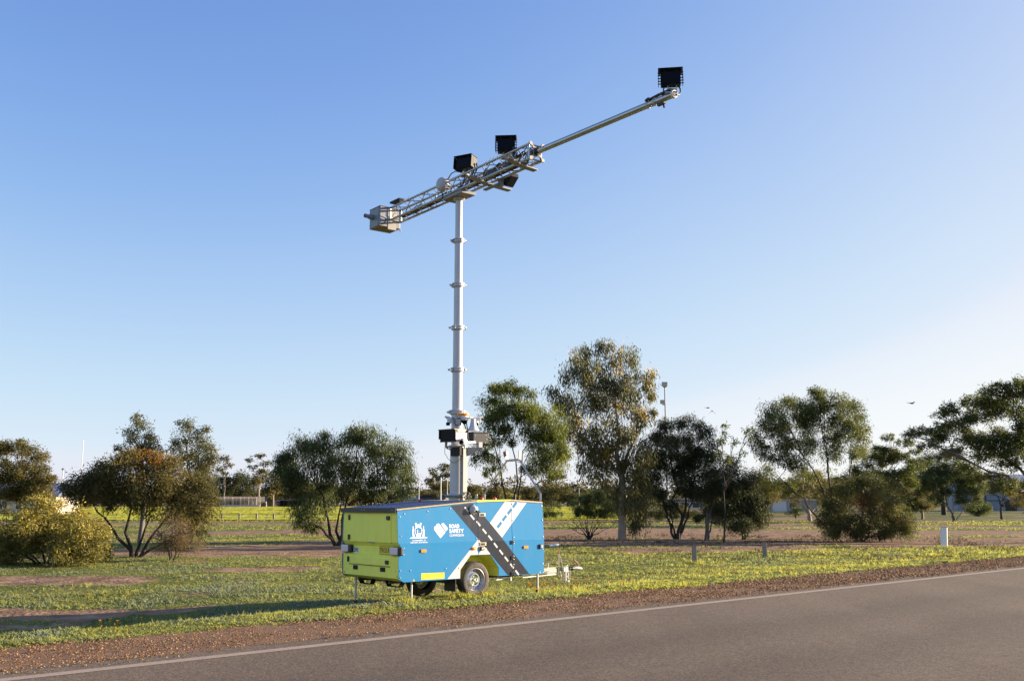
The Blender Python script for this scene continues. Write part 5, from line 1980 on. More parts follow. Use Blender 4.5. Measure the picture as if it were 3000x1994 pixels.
# --- left side
tree('flowering_bush', 'rounded olive bush covered in yellow wattle flowers at left edge', 'bush', (130, 1652),
     [(60, 1560, 80, 70), (10, 1575, 70, 80), (150, 1525, 95, 68), (225, 1540, 80, 60), (255, 1590, 62, 58), (150, 1590, 80, 60), (220, 1625, 85, 34), (60, 1620, 80, 40), (110, 1500, 60, 40), (285, 1580, 35, 45), (285, 1625, 38, 28), (-40, 1600, 60, 60)],
     'wattle', .13, .034, 2.4, .1, 'dark', .05, .1, 5, 11, depth=1.0, clump=.30, shell=.6, accent=(.21, .80))
tree('spreading_tree', 'big dark spreading tree with rusty top leaves, left of the oval view', 'tree', (393, 1632),
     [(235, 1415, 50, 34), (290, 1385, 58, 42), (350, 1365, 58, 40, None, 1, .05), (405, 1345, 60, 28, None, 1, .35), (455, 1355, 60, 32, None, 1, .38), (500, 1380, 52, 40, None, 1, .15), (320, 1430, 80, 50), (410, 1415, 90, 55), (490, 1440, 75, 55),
      (560, 1425, 60, 50), (590, 1475, 45, 55), (550, 1510, 50, 55), (460, 1480, 60, 40, None, .6), (250, 1450, 55, 36, None, .7), (370, 1470, 70, 34, None, .5), (205, 1435, 28, 24), (600, 1440, 38, 34), (570, 1560, 35, 36, None, .7)],
     'rusty', .17, .034, 2.3, .45, 'dark', .085, .1, 5, 12)
tree('slender_gum', 'slender pale gum rising behind the middle of the dark spreading tree', 'tree', (408, 1590),
     [(405, 1245, 30, 26), (380, 1280, 30, 24), (435, 1280, 34, 26), (410, 1315, 45, 24), (365, 1318, 24, 18), (455, 1315, 28, 22), (342, 1310, 10, 8), (400, 1222, 18, 12)],
     'golden', .16, .04, 1.5, .4, 'grey', .10, .55, 1, 13)
tree('slender_gum', 'slender pale gum rising behind the right side of the dark spreading tree', 'tree', (558, 1590),
     [(548, 1248, 32, 22), (600, 1262, 20, 18), (525, 1290, 26, 24), (575, 1295, 40, 26), (545, 1330, 40, 28), (600, 1330, 34, 30), (570, 1370, 50, 34), (620, 1340, 22, 22), (515, 1320, 18, 16), (600, 1385, 36, 30)],
     'golden', .16, .04, 1.6, .4, 'grey', .11, .5, 1, 14)
tree('spreading_gum', 'brownish gum at left edge behind the yellow flowering bush', 'tree', (88, 1565),
     [(35, 1305, 42, 22), (-10, 1320, 40, 26), (75, 1320, 34, 22), (112, 1340, 26, 24), (50, 1375, 62, 34), (0, 1380, 40, 36), (100, 1385, 42, 36), (60, 1425, 70, 38), (125, 1420, 34, 40), (10, 1440, 50, 40), (150, 1410, 15, 26), (85, 1450, 60, 24)],
     'olive', .17, .05, 2.4, .3, 'pale', .15, .3, 1, 15)
tree('dry_shrub', 'dry greyish twiggy shrub at the right foot of the dark spreading tree', 'shrub', (503, 1642),
     [(505, 1545, 42, 40, 0, .5), (520, 1590, 50, 40, 0, .6), (480, 1600, 40, 34, 0, .5), (550, 1600, 40, 34, 0, .8), (460, 1560, 26, 30, 0, .3), (540, 1555, 30, 30, 0, .4)],
     'dry', .07, .014, 1.1, .3, 'twig', .022, .05, 9, 16, depth=.9, twigs=22)
tree('dense_tree', 'rounded dense dark green tree directly behind the back of the trailer', 'tree', (985, 1598),
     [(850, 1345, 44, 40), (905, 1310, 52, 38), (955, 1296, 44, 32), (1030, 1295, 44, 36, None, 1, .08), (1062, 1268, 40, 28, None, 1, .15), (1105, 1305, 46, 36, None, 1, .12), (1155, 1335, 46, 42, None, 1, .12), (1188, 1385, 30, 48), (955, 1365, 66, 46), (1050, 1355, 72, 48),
      (1125, 1395, 56, 48), (870, 1405, 44, 54), (925, 1435, 56, 40), (875, 1475, 28, 42), (885, 1520, 22, 32), (925, 1490, 40, 36, None, .8), (1185, 1435, 28, 26, None, .7), (1010, 1420, 50, 30, None, .6), (1100, 1440, 50, 20, None, .5), (915, 1545, 30, 18, None, .6), (835, 1375, 28, 40)],
     'dense', .19, .030, 2.3, .75, 'dark', .10, .15, 5, 17, vstretch=1.2, limb_bias=.55)
tree('green_tree', 'fresh green airy tree just right of the mast behind the boom rest', 'tree', (1508, 1600),
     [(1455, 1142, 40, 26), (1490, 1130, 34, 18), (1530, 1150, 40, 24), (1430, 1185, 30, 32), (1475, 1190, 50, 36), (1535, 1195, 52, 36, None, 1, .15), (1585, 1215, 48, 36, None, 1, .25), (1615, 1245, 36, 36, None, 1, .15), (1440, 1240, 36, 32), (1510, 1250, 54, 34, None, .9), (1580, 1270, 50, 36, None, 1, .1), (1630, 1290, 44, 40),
      (1425, 1295, 34, 34, None, .7), (1405, 1330, 22, 30, None, .7), (1450, 1345, 36, 28, None, .6), (1560, 1325, 50, 30, None, .7), (1610, 1350, 46, 38), (1650, 1340, 28, 44), (1570, 1370, 40, 26, None, .7), (1480, 1290, 40, 24, None, .6), (1630, 1390, 34, 24, None, .8), (1430, 1380, 26, 20, None, .5)],
     'green', .18, .030, 2.3, .65, 'dark', .085, .2, 4, 18, limb_bias=.6)
# --- right of the trailer
tree('tall_gum', 'tallest gum, pale straight trunk and drooping leaves with yellow blossom', 'tree', (1822, 1583),
     [(1700, 1042, 46, 28), (1765, 1020, 46, 20), (1830, 1052, 48, 34), (1885, 1105, 36, 30), (1900, 1150, 22, 28), (1680, 1090, 44, 40), (1740, 1095, 54, 50), (1800, 1115, 50, 48), (1850, 1145, 40, 40), (1620, 1150, 24, 22), (1640, 1175, 34, 24), (1720, 1170, 54, 46), (1790, 1190, 50, 50), (1850, 1205, 34, 36, None, .6),
      (1685, 1225, 34, 34), (1740, 1265, 46, 44), (1805, 1280, 46, 46), (1850, 1290, 34, 44, None, .7), (1735, 1330, 36, 40), (1795, 1350, 44, 46), (1850, 1370, 36, 46), (1760, 1400, 26, 34, None, .7), (1850, 1440, 40, 50), (1868, 1515, 36, 55), (1910, 1210, 14, 22), (1660, 1275, 24, 30), (1700, 1300, 24, 30, None, .6), (1650, 1210, 34, 28), (1870, 1235, 30, 40), (1880, 1330, 30, 50), (1770, 1340, 44, 50), (1720, 1380, 26, 34, None, .7), (1840, 1470, 36, 60), (1880, 1420, 30, 60), (1790, 1440, 30, 40, None, .7)],
     'golden', .22, .045, 1.8, .8, 'pale', .17, .5, 1, 19, vstretch=1.5, accent=(.10, .86), trunk_to=(1822, 1385))
tree('dark_gum', 'dark bushy gum in front of the floodlight pole with forked black trunks', 'tree', (1990, 1578),
     [(1950, 1238, 34, 22), (2015, 1238, 34, 28), (2055, 1265, 28, 36), (1912, 1285, 34, 40), (1975, 1290, 56, 36), (2045, 1305, 42, 28, None, .8), (1920, 1350, 36, 44), (1985, 1355, 62, 46), (2055, 1345, 46, 44), (1925, 1420, 44, 40, None, .8), (2005, 1420, 40, 42), (1960, 1480, 36, 36, None, .7), (1900, 1330, 24, 40), (1900, 1390, 30, 50), (1890, 1450, 30, 50), (1950, 1320, 40, 36), (2020, 1350, 44, 40), (2080, 1310, 26, 30), (2050, 1420, 40, 40)],
     'shade', .19, .03, 2.1, .65, 'dark', .13, .1, 2, 20, limb_bias=.62)
tree('dark_bushy_tree', 'low dark bushy tree left of the gap, on two thin slanting trunks', 'tree', (2068, 1582),
     [(2085, 1395, 46, 42), (2125, 1375, 46, 34), (2080, 1440, 44, 36), (2125, 1435, 46, 46), (2060, 1470, 22, 24, None, .5), (2110, 1490, 40, 30, None, .7)],
     'shade', .18, .03, 2.2, .6, 'grey', .10, .1, 2, 21, limb_bias=.6)
tree('dark_bushy_tree', 'low dark rounded bushy tree at the left of the gap in the trees', 'tree', (2182, 1580),
     [(2165, 1405, 46, 36), (2205, 1425, 38, 42), (2190, 1475, 52, 46), (2150, 1495, 46, 42), (2220, 1510, 34, 42), (2175, 1540, 50, 26), (2235, 1470, 18, 36), (2140, 1450, 36, 36)],
     'shade', .18, .03, 2.4, .6, 'dark', .09, .1, 3, 22)
tree('sparse_sapling', 'sparse leggy sapling with bare twigs above the dark bushy trees', 'tree', (2120, 1588),
     [(2122, 1243, 12, 8, 0), (2112, 1285, 18, 14, 0), (2150, 1292, 16, 12, 0), (2195, 1258, 15, 14, 0), (2178, 1325, 14, 9, 0), (2105, 1322, 15, 16, 0), (2128, 1345, 18, 18, 0), (2200, 1285, 8, 9, 0), (2120, 1270, 10, 8, 0)],
     'gum', .22, .055, 1.1, .5, 'dark', .038, .5, 1, 23, clump=.2)
tree('big_gum', 'broad gum with several dark leaning trunks right of the gap', 'tree', (2448, 1578),
     [(2262, 1205, 38, 28), (2320, 1185, 44, 26), (2240, 1250, 34, 30), (2295, 1245, 46, 36), (2400, 1158, 34, 26, None, 1, .1), (2440, 1178, 38, 32, None, 1, .05), (2395, 1205, 44, 34), (2430, 1245, 44, 30, None, .7), (2495, 1215, 44, 38), (2525, 1260, 28, 36), (2480, 1280, 36, 26, None, .8), (2350, 1255, 44, 36, None, .8),
      (2235, 1310, 28, 18), (2270, 1330, 46, 28, None, .8), (2330, 1365, 44, 34), (2255, 1395, 28, 34, None, .7), (2380, 1310, 40, 28, None, .5), (2355, 1215, 40, 30), (2515, 1310, 26, 26, None, .6), (2300, 1420, 36, 26, None, .7), (2340, 1300, 44, 36, None, .8), (2430, 1330, 50, 30, None, .6), (2450, 1290, 40, 30, None, .7), (2370, 1190, 36, 26), (2470, 1240, 40, 34), (2290, 1290, 40, 30, None, .8), (2215, 1280, 22, 24), (2400, 1390, 44, 26, None, .5), (2500, 1340, 36, 26, None, .6)],
     'gum', .19, .036, 2.1, .55, 'dark', .14, .2, 4, 24, limb_bias=.6, gaps=5.5)
tree('reddish_shrub', 'large dark shrub with scattered reddish leaves right of the broad gum', 'shrub', (2525, 1585),
     [(2470, 1440, 50, 38), (2545, 1425, 56, 38), (2605, 1455, 44, 42), (2440, 1495, 44, 44), (2520, 1500, 70, 52), (2610, 1515, 50, 48), (2480, 1555, 60, 26), (2570, 1555, 64, 28), (2640, 1545, 32, 34), (2420, 1540, 30, 30)],
     'red', .16, .032, 2.2, .5, 'grey', .05, .05, 6, 25, accent=(.05, .92))
tree('umbrella_tree', 'flat topped pale green tree between the shrub and the far right tree', 'tree', (2610, 1540),
     [(2600, 1280, 24, 9), (2650, 1296, 34, 11), (2585, 1318, 40, 13), (2560, 1350, 50, 22), (2640, 1345, 44, 18), (2525, 1385, 36, 24), (2600, 1390, 56, 20), (2660, 1380, 28, 24), (2680, 1320, 20, 10), (2560, 1400, 50, 28), (2610, 1330, 44, 20), (2550, 1330, 36, 18), (2640, 1410, 50, 24), (2580, 1420, 50, 24), (2690, 1360, 26, 20)],
     'gum', .22, .06, 2.4, .2, 'grey', .16, .35, 1, 26)
tree('far_right_tree', 'sprawling tree leaning in from the right edge with bare grey limbs', 'tree', (3085, 1600),
     [(2960, 1128, 42, 20), (2910, 1150, 40, 22), (3020, 1130, 50, 26), (2850, 1178, 42, 20), (2795, 1198, 36, 18), (2752, 1212, 26, 13), (2870, 1215, 54, 24), (2950, 1195, 56, 34), (3030, 1200, 56, 40), (2700, 1262, 42, 13), (2662, 1274, 22, 10), (2765, 1265, 52, 20), (2840, 1275, 56, 24), (2920, 1275, 56, 30), (3000, 1290, 56, 40),
      (2720, 1305, 40, 14, None, .8), (2790, 1320, 46, 17, None, .8), (2880, 1335, 56, 26, None, .8), (2960, 1365, 48, 26, None, .7), (2840, 1370, 40, 18, None, .7), (3060, 1360, 50, 40), (2900, 1400, 40, 18, None, .6), (3020, 1420, 40, 20, None, .5), (3090, 1250, 50, 50), (2830, 1235, 40, 16), (2900, 1180, 50, 26), (2985, 1240, 50, 36), (2960, 1320, 56, 30), (2880, 1300, 50, 24), (2780, 1245, 46, 16), (2740, 1285, 40, 14), (2860, 1400, 46, 20, None, .8), (2940, 1420, 46, 20, None, .7), (3040, 1300, 50, 40), (2990, 1160, 46, 26)],
     'gum', .18, .045, 2.5, .25, 'grey', .22, .3, 1, 27, D=49, trunk_to=(3070, 1470), limb_bias=.55, twigs=9, gaps=5.5)
tree('dark_canopy_tree', 'tree with a dark low canopy on several thin stems under the right tree', 'tree', (2798, 1528),
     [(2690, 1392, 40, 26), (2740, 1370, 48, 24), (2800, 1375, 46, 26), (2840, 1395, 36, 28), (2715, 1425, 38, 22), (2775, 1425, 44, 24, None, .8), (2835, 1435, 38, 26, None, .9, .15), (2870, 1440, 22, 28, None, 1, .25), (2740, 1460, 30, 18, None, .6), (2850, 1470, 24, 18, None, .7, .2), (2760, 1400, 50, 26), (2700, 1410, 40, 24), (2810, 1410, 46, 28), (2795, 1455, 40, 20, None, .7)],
     'dense', .22, .05, 2.2, .4, 'grey', .10, .1, 5, 28, limb_bias=.6)
tree('thick_trunk_tree', 'tree with a thick dark trunk behind the low canopy tree', 'tree', (2766, 1508),
     [(2740, 1340, 40, 20), (2790, 1335, 46, 22), (2700, 1350, 34, 16), (2760, 1385, 60, 26), (2730, 1475, 24, 22, None, .8)],
     'shade', .24, .06, 1.8, .3, 'dark', .30, .6, 1, 29)
tree('small_tree', 'small sunlit tree with pale trunk beside the reddish shrub', 'tree', (2702, 1520),
     [(2688, 1460, 28, 24), (2712, 1478, 22, 22), (2670, 1485, 24, 20), (2700, 1440, 26, 18)],
     'olive', .18, .05, 2.0, .35, 'pale', .14, .35, 1, 30)
tree('small_tree', 'small dark stemmed tree in front of the blue grey shed', 'tree', (2935, 1520),
     [(2960, 1432, 44, 26), (2905, 1425, 34, 20), (2990, 1460, 34, 30), (2940, 1405, 44, 22), (3010, 1490, 20, 20, None, .6)],
     'olive', .18, .05, 1.5, .4, 'dark', .11, .5, 1, 31)
tree('pale_stem_tree', 'tree on a cluster of pale stems in the distance right of the gap', 'tree', (2374, 1526),
     [(2345, 1420, 44, 26), (2300, 1440, 30, 24), (2400, 1425, 44, 28), (2370, 1390, 44, 24), (2420, 1455, 26, 24), (2330, 1460, 26, 18, None, .6)],
     'olive', .22, .055, 1.6, .35, 'pale', .20, .25, 1, 32)
tree('small_shrub', 'tiny shrub standing alone on the sunlit grass of the gap', 'shrub', (2331, 1518),
     [(2325, 1496, 20, 9), (2340, 1490, 16, 9), (2312, 1502, 12, 6), (2336, 1504, 14, 6)], 'dense', .18, .05, 1.5, .3, 'dark', .07, .2, 1, 33)
tree('dark_shrub', 'rounded dark green shrub by the field edge beside the tall gum', 'shrub', (1745, 1521),
     [(1700, 1480, 34, 32), (1745, 1462, 40, 28), (1785, 1475, 36, 34), (1730, 1500, 50, 22), (1790, 1500, 34, 22), (1760, 1445, 24, 16)],
     'dense', .20, .055, 2.6, .3, 'dark', .08, .1, 4, 34)
tree('dark_shrub', 'dark shrub in deep shade behind the pale trunk of the tall gum', 'shrub', (1850, 1530),
     [(1830, 1470, 34, 30), (1875, 1478, 30, 30), (1900, 1490, 30, 30), (1850, 1505, 40, 22), (1930, 1500, 28, 26)],
     'shade', .20, .055, 2.4, .3, 'dark', .08, .1, 4, 35)
tree('twiggy_shrub', 'thin twiggy shrub at the field edge just right of the trailer front', 'shrub', (1614, 1519),
     [(1600, 1490, 22, 20, 0, .5), (1625, 1485, 22, 18, 0, .5), (1608, 1508, 26, 12, 0, 1), (1632, 1508, 20, 10, 0, 1)],
     'dense', .16, .04, 1.3, .3, 'dark', .035, .05, 8, 36, twigs=12)
tree('low_bush', 'low olive bush under the dark gum at the field edge', 'bush', (2010, 1525),
     [(1995, 1500, 26, 18), (2025, 1505, 24, 14), (1970, 1508, 20, 12)], 'olive', .18, .05, 2.2, .3, 'dark', .05, .1, 3, 37)

tree('dark_shrub', 'dark shrub filling the space under the forked black trunks', 'shrub', (2115, 1540),
     [(2075, 1495, 36, 24), (2120, 1485, 40, 30), (2160, 1500, 36, 26), (2045, 1515, 26, 16), (2110, 1518, 44, 18)], 'shade', .20, .055, 2.2, .35, 'dark', .06, .1, 4, 38)
tree('olive_shrub', 'olive shrub low in the background between the umbrella tree and the shed', 'shrub', (2650, 1520),
     [(2630, 1490, 30, 22), (2665, 1480, 30, 26), (2645, 1506, 36, 12)], 'gum', .20, .055, 2.2, .3, 'grey', .06, .1, 3, 39)
tree('olive_shrub', 'olive shrub hiding the left end of the blue grey shed', 'shrub', (2868, 1512),
     [(2850, 1480, 30, 24), (2885, 1488, 26, 20), (2865, 1500, 34, 11)], 'gum', .20, .055, 2.0, .3, 'grey', .06, .1, 3, 40)
tree('spreading_gum', 'mid distance gum behind the left side of the broad gum', 'tree', (2215, 1525),
     [(2200, 1440, 30, 26), (2240, 1430, 34, 26), (2265, 1455, 28, 22), (2225, 1465, 36, 20)], 'olive', .22, .055, 1.9, .35, 'pale', .13, .3, 1, 41)

# leafless shrub in front of the dirt track
B = at_ground(1726, 1580)
o = thing('bare_shrub', 'leafless dark twiggy shrub standing on the dirt track right of the trailer', 'shrub', tuple(B))
mb = MB()
r = np.random.default_rng(5)
for k in range(11):
    a = rad(-62 + 124 * k / 10) + r.normal() * .08
    L = .95 + r.random() * .5
    y_ = r.normal() * .25
    P = [(0, 0, -.05)]
    for q in range(1, 6):
        P.append((math.sin(a) * L * q / 5 * .95 + r.normal() * .03, y_ * q / 5, .10 + math.cos(a) * L * (q / 5) + r.normal() * .03))
    mb.tube(P, list(np.geomspace(.040, .007, 6)), 6)
    for q in range(7):
        i = r.integers(2, 6)
        s0 = np.array(P[i])
        e = s0 + np.array([r.normal() * .22 + math.sin(a) * .12, r.normal() * .12, abs(r.normal()) * .18 + .05])
        mb.tube([tuple(s0), tuple((s0 + e) / 2 + r.normal(size=3) * .03), tuple(e)], [.008, .006, .003], 4)
part('stems', mb, BARK['dark'], o)
V, Fi, T = leaf_cloud([((-.62, 0, .62), (.08, .08, .10), 1, 0), ((.3, 0, 1.1), (.12, .1, .1), .5, 0)], .10, .03, .6, .7, 3, clump=.1)
link('leaves', np_mesh('leaves', V, Fi, 4, T), LEAF['dense'], o)

# --- trees beyond the oval, one by one
FAR = [
    ('spindly tree with a small flat crown left of the cricket nets', 655, 210, [(655, 1345, 20, 10), (668, 1362, 16, 9), (645, 1375, 14, 8), (660, 1385, 12, 6)], 'grey'),
    ('dark dense tree standing behind the left end of the cricket nets', 660, 250, [(650, 1410, 30, 20), (690, 1405, 36, 22), (665, 1430, 40, 20)], 'dark'),
    ('dark dense tree standing behind the middle of the cricket nets', 715, 255, [(710, 1405, 34, 22), (735, 1415, 34, 24), (700, 1435, 40, 18)], 'dark'),
    ('tall layered gum with flat tufts above the right end of the nets', 757, 230, [(757, 1336, 24, 7), (735, 1348, 16, 6), (775, 1355, 20, 8), (740, 1368, 18, 7), (765, 1380, 26, 10), (750, 1405, 30, 16)], 'pale'),
    ('broad brownish gum behind the goal beside the nets', 800, 240, [(790, 1395, 30, 20), (815, 1415, 36, 22), (790, 1430, 34, 18), (825, 1385, 26, 18)], 'pale'),
    ('bushy gum above the purple roofed shelter', 850, 250, [(835, 1420, 34, 24), (870, 1415, 30, 26), (855, 1445, 40, 16)], 'pale'),
    ('gum behind the trunks of the dense round tree', 950, 260, [(940, 1430, 34, 18), (975, 1440, 36, 18), (1010, 1445, 36, 16)], 'pale'),
    ('low gum beyond the right edge of the dense round tree', 1090, 270, [(1080, 1450, 36, 14), (1120, 1448, 34, 14), (1160, 1452, 30, 12)], 'pale'),
    ('tall rounded gum with layered tufts immediately left of the mast', 1290, 220, [(1300, 1368, 24, 12), (1268, 1380, 16, 10), (1255, 1408, 16, 10), (1285, 1395, 24, 12), (1310, 1390, 20, 16), (1275, 1425, 28, 14), (1310, 1425, 26, 18), (1300, 1446, 30, 12)], 'pale'),
    ('olive bush below the tall tufted gum left of the mast', 1255, 205, [(1240, 1450, 24, 14), (1265, 1455, 22, 10), (1282, 1452, 20, 12)], 'pale'),
    ('rounded sunlit tree immediately right of the mast base', 1390, 225, [(1378, 1438, 20, 14), (1398, 1428, 20, 10), (1405, 1446, 24, 12)], 'dark'),
    ('dark tree between the mast base and the boom rest', 1440, 230, [(1425, 1442, 26, 12), (1455, 1438, 26, 14), (1445, 1455, 36, 10)], 'dark'),
    ('pale yellow bush seen between the legs of the boom rest', 1500, 200, [(1492, 1452, 20, 9), (1512, 1456, 18, 7)], 'dark'),
    ('dark tree right inside the boom rest frame', 1550, 240, [(1535, 1438, 26, 12), (1560, 1440, 22, 14), (1550, 1455, 30, 10)], 'dark'),
    ('sunlit brown gum right of the boom rest', 1615, 235, [(1600, 1432, 30, 12), (1632, 1435, 26, 16), (1615, 1452, 36, 14)], 'dark'),
    ('russet gum in the gap left of the tall gum', 1665, 230, [(1655, 1436, 26, 14), (1685, 1450, 28, 16), (1650, 1458, 30, 12)], 'dark'),
    ('flat topped distant tree in the gap beside the tall gum', 1705, 260, [(1700, 1433, 18, 6), (1718, 1438, 16, 5), (1705, 1450, 18, 10)], 'dark'),
    ('distant tree below the right edge of the gap', 2215, 150, [(2225, 1395, 22, 18), (2250, 1415, 22, 20), (2232, 1430, 26, 18), (2255, 1440, 20, 16)], 'dark'),
    ('distant tree far behind the broad gum', 2320, 190, [(2290, 1430, 40, 22), (2340, 1425, 40, 22), (2320, 1445, 40, 14)], 'dark'),
    ('distant tree behind the reddish shrub', 2460, 180, [(2430, 1420, 44, 26), (2480, 1400, 44, 28), (2470, 1445, 50, 18)], 'dark'),
    ('distant tree left of the blue grey shed', 2640, 170, [(2630, 1425, 40, 24), (2600, 1450, 40, 20), (2670, 1450, 34, 16)], 'dark'),
    ('distant tree behind the right end of the shed', 3010, 170, [(2990, 1440, 34, 26), (3040, 1430, 40, 36), (3020, 1475, 36, 20)], 'dark'),
    ('distant tree behind the pale building at left edge', 20, 200, [(10, 1440, 40, 20), (50, 1452, 34, 14)], 'dark'),
    ('distant tree behind the tall thin goal post', 260, 210, [(240, 1448, 34, 14), (280, 1440, 36, 18)], 'dark'),
]
for i, (lab, bx_, D_, lobes_, bark_) in enumerate(FAR):
    if bx_ < 1750:
        D_ *= 1.6          # beyond the far edge of the oval
    lf = 'shade' if lab.startswith('dark dense') else ('wattle' if 'yellow bush' in lab else 'far')
    tree('distant_tree', lab, 'tree', (bx_, 1474), lobes_, lf, .0022 * D_, .0009 * D_, 2.0, .2, bark_, .0009 * D_, .35, 1, 60 + i, D=D_, twigs=3, group='distant trees beyond the oval', clump=.0065 * D_, shell=.35)


def far_wood():
    """low continuous belt of woodland along the horizon"""
    r = np.random.default_rng(99)
    LB = []
    for k in range(210):
        px = -200 + 3400 * (k + r.random()) / 210
        D_ = r.uniform(400, 560)
        p = at_y(px, 1474, D_)
        g = float(ground_z(p[0], p[1]))
        h = r.uniform(6.5, 13.0) * (.8 if k % 3 else 1.15)
        LB.append(((p[0], p[1], g + h * .5), (r.uniform(4, 9), r.uniform(3, 6), h * .55), 1.0, r.uniform(-.1, .15)))
    V, Fi, T = leaf_cloud(LB, 1.3, .6, 1.3, .2, 77, clump=1.5, shell=.2)
    o = link('far_woodland', np_mesh('far_woodland', V, Fi, 4, T), LEAF['far'])
    o['kind'] = 'stuff'
    o['label'] = 'low belt of woodland along the horizon'


far_wood()

# ------------------------------------------------------------------ verge grass, weeds, flowers
def blades(x, y, z, n_per, L, w, leanlo, leanhi, tint, r, curl=.35):
    """n_per kite blades round every root; returns vertices, tints"""
    n = len(x)
    N = n * n_per
    R = lambda a: np.repeat(a, n_per)
    az = r.random(N) * 6.283
    le = leanlo + (leanhi - leanlo) * r.random(N)
    l = R(L) * (.55 + .8 * r.random(N))
    ww = R(w) * (.6 + .7 * r.random(N))
    off = R(L) * .35 * r.random(N) ** .5
    bx = R(x) + np.cos(az) * off
    by = R(y) + np.sin(az) * off
    bz = R(z)
    d = np.stack([np.cos(az) * np.sin(le), np.sin(az) * np.sin(le), np.cos(le)], -1)
    d2 = np.stack([np.cos(az) * np.sin(le + curl), np.sin(az) * np.sin(le + curl), np.cos(le + curl)], -1)
    az2 = az + 1.57 + (r.random(N) - .5) * 1.4
    s = np.stack([np.cos(az2), np.sin(az2), np.zeros(N)], -1)
    B = np.stack([bx, by, bz - .01], -1)
    Mid = B + d * (l * .55)[:, None]
    Tip = Mid + d2 * (l * .5)[:, None]
    P = np.stack([B, Mid + s * (ww * .5)[:, None], Tip, Mid - s * (ww * .5)[:, None]], 1)
    t = np.clip(R(tint) + (r.random(N) - .5) * .10, 0, 1)
    return P.reshape(-1, 3), t


GRASS_M = tint_mat('verge_grass', [(.22, .245, .20), (.225, .250, .11), (.33, .335, .095), (.41, .40, .115), (.45, .41, .18)], .65, .52, spec=.10)


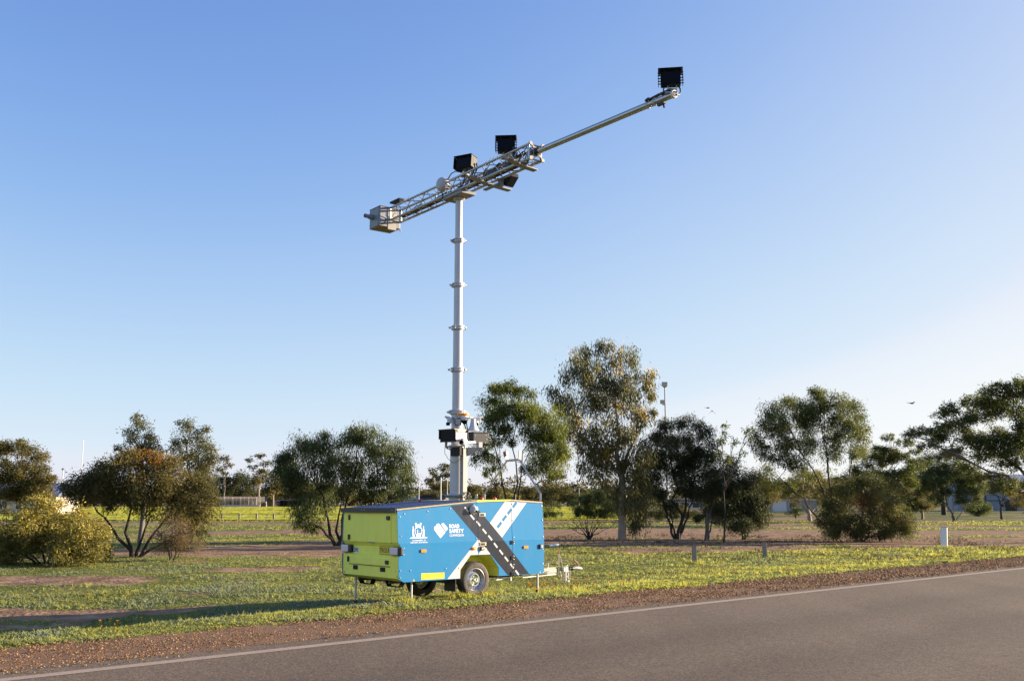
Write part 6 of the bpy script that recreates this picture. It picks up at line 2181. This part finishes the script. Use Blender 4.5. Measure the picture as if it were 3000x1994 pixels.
def build_grass():
    r = np.random.default_rng(41)
    Vs, Ts = [], []
    # short turf and broad leaves
    n = 124000
    D = 11.0 * (52.0 / 11.0) ** (r.random(n) ** .92)
    a = rad(-31.5) + rad(63) * r.random(n)
    x, y = D * np.sin(a), D * np.cos(a)
    p = road_p(x, y)
    edge = (fbm(x, y, .9, 3) - .5) * .55 + (fbm(x, y, .25, 9) - .5) * .22
    keep = p + edge > -.05
    x, y, D, p = x[keep], y[keep], D[keep], p[keep]
    dirt = dirt_amount(x, y)
    keep = r.random(len(x)) > dirt * 1.05
    x, y, D, p = x[keep], y[keep], D[keep], p[keep]
    pat = fbm(x, y, 1.3, 61)
    pat2 = fbm(x, y, .45, 67)
    broad = smooth(.42, .58, pat * .6 + pat2 * .4)
    q = road_q(x, y)
    sunny = smooth(-2, 4, q) * .13 + smooth(.55, .75, fbm(x, y, 3.0, 71)) * .18  # sunlit yellow painted into the tint towards the right, plus random yellow patches
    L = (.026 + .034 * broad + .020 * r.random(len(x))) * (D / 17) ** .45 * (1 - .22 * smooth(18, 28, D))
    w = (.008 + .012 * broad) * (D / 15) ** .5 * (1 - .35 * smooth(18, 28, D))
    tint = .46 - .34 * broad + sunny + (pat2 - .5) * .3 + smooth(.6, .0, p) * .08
    z = ground_z(x, y)
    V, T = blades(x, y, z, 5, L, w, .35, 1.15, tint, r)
    Vs.append(V)
    Ts.append(T)
    # larger rosettes along the gravel edge
    n = 1500
    q = -10 + 34 * r.random(n)
    pp = np.abs(r.normal(size=n)) * .35 - .05
    x, y = road_xy(pp, q)
    keep = fbm(x, y, .8, 83) > .47
    x, y = x[keep], y[keep]
    D = np.hypot(x, y)
    V, T = blades(x, y, ground_z(x, y), 11, .055 + .05 * r.random(len(x)), .022 * (D / 15) ** .6, .5, 1.25, np.full(len(x), .30) + .3 * (fbm(x, y, .6, 90) - .3), r)
    Vs.append(V)
    Ts.append(T)
    # taller seeding stalks and dry tufts
    n = 5000
    q = -12 + 40 * r.random(n)
    pp = .2 + 11 * r.random(n) ** 1.6
    x, y = road_xy(pp, q)
    keep = (fbm(x, y, 1.1, 95) > .52) & (dirt_amount(x, y) < .4)
    x, y = x[keep], y[keep]
    D = np.hypot(x, y)
    V, T = blades(x, y, ground_z(x, y), 5, (.05 + .06 * r.random(len(x))), .006 * (D / 15) ** .8, .05, .55, np.full(len(x), .76) + .15 * (r.random(len(x)) - .5), r, .2)
    Vs.append(V)
    Ts.append(T)
    # long grass round posts, wheel and legs
    pts = []
    for (cx_, cy_, rr_, k) in ((-.706, 19.40, .35, 90), (-1.9, 18.4, .25, 30), (1.25, 20.35, .25, 30), (float(gp(2766, 1603)[0]), float(gp(2766, 1603)[1]), .3, 50), (float(gp(2035, 1650)[0]), float(gp(2035, 1650)[1]), .2, 40)):
        aa = r.random(k) * 6.28
        rd_ = rr_ * (.5 + .7 * r.random(k))
        pts.append(np.stack([cx_ + np.cos(aa) * rd_, cy_ + np.sin(aa) * rd_], -1))
    pts = np.vstack(pts)
    V, T = blades(pts[:, 0], pts[:, 1], ground_z(pts[:, 0], pts[:, 1]), 6, np.full(len(pts), .13), np.full(len(pts), .010), .1, .7, np.full(len(pts), .62), r)
    Vs.append(V)
    Ts.append(T)
    V = np.vstack(Vs)
    me = np_mesh('grass', V, np.arange(len(V)), 4, np.concatenate(Ts))
    o = link('grass', me, GRASS_M)
    o['kind'] = 'stuff'
    o['label'] = 'frosted green and yellow verge grass'
    # coarse tufts further back towards the trees
    n = 34000
    D = 38.0 * (115.0 / 38.0) ** r.random(n)
    a = rad(-31) + rad(62) * r.random(n)
    x, y = D * np.sin(a), D * np.cos(a)
    keep = (r.random(n) > dirt_amount(x, y) * 2.2)
    x, y, D = x[keep], y[keep], D[keep]
    V, T = blades(x, y, ground_z(x, y), 5, (.05 + .07 * r.random(len(x)) ** 2) * (D / 40) ** .4, .018 * (D / 40), .3, 1.1, .38 + .5 * (fbm(x, y, 6.0, 101) - .3), r)
    o = link('rough_grass', np_mesh('rough_grass', V, np.arange(len(V)), 4, T), GRASS_M)
    o['kind'] = 'stuff'
    o['label'] = 'patchy rough grass between the dirt tracks'
    # dead litter and dry stalks under the tree line
    n = 5200
    D = 33 + 26 * r.random(n)
    a = rad(-4) + rad(34) * r.random(n)
    x, y = D * np.sin(a), D * np.cos(a)
    keep = (fbm(x, y, 1.6, 111) > .5)
    x, y, D = x[keep], y[keep], D[keep]
    V, T = blades(x, y, ground_z(x, y), 5, .07 + .12 * r.random(len(x)), .018 * (D / 35), .2, 1.3, r.random(len(x)), r)
    m = tint_mat('dry_litter', [(.05, .035, .022), (.09, .065, .035), (.16, .115, .06), (.10, .12, .035)], .8, .15)
    o = link('leaf_litter', np_mesh('leaf_litter', V, np.arange(len(V)), 4, T), m)
    o['kind'] = 'stuff'
    o['label'] = 'dry leaf litter and stalks beneath the tree line'


def build_flowers():
    r = np.random.default_rng(57)
    P = []
    for (px0, px1, py0, py1, k) in ((1540, 1700, 1690, 1735, 70), (1700, 1860, 1695, 1730, 45), (1540, 1600, 1715, 1745, 25), (1850, 2420, 1668, 1700, 60), (1290, 1480, 1738, 1765, 14), (990, 1120, 1775, 1800, 8),
                                    (60, 420, 1710, 1775, 12), (380, 900, 1690, 1735, 12), (150, 420, 1832, 1858, 9), (2400, 2900, 1628, 1660, 40)):
        for _ in range(k):
            P.append(gp(r.uniform(px0, px1), r.uniform(py0, py1)))
    P = np.array(P)
    n = len(P)
    V, T = [], []
    for i in range(n):
        x, y = P[i]
        z = float(ground_z(x, y)) + r.uniform(.05, .13)
        s = r.uniform(.016, .034)
        open_ = r.random()
        for k in range(6):
            a = 6.283 * k / 6 + r.random()
            el = 1.2 - open_ * .9
            d = np.array([math.cos(a) * math.cos(el), math.sin(a) * math.cos(el), math.sin(el)])
            sd = np.array([-math.sin(a), math.cos(a), 0])
            b = np.array([x, y, z])
            V += [b, b + d * s * .6 + sd * s * .35, b + d * s * 1.2, b + d * s * .6 - sd * s * .35]
            T.append(r.uniform(.3, 1.0) * (.6 + .4 * open_))
        # stem
        V += [(x - .004, y, z), (x + .004, y, z), (x + .004, y, z - .13), (x - .004, y, z - .13)]
        T.append(0.0)
    m = tint_mat('orange_petal', [(.07, .10, .03), (.60, .22, .06), (.80, .36, .04), (.90, .52, .04)], .5, .3)
    o = link('wildflowers', np_mesh('wildflowers', np.array(V, float), np.arange(len(V)), 4, np.array(T)), m)
    o['kind'] = 'stuff'
    o['label'] = 'small orange wildflowers scattered through the verge grass'


build_grass()
build_flowers()
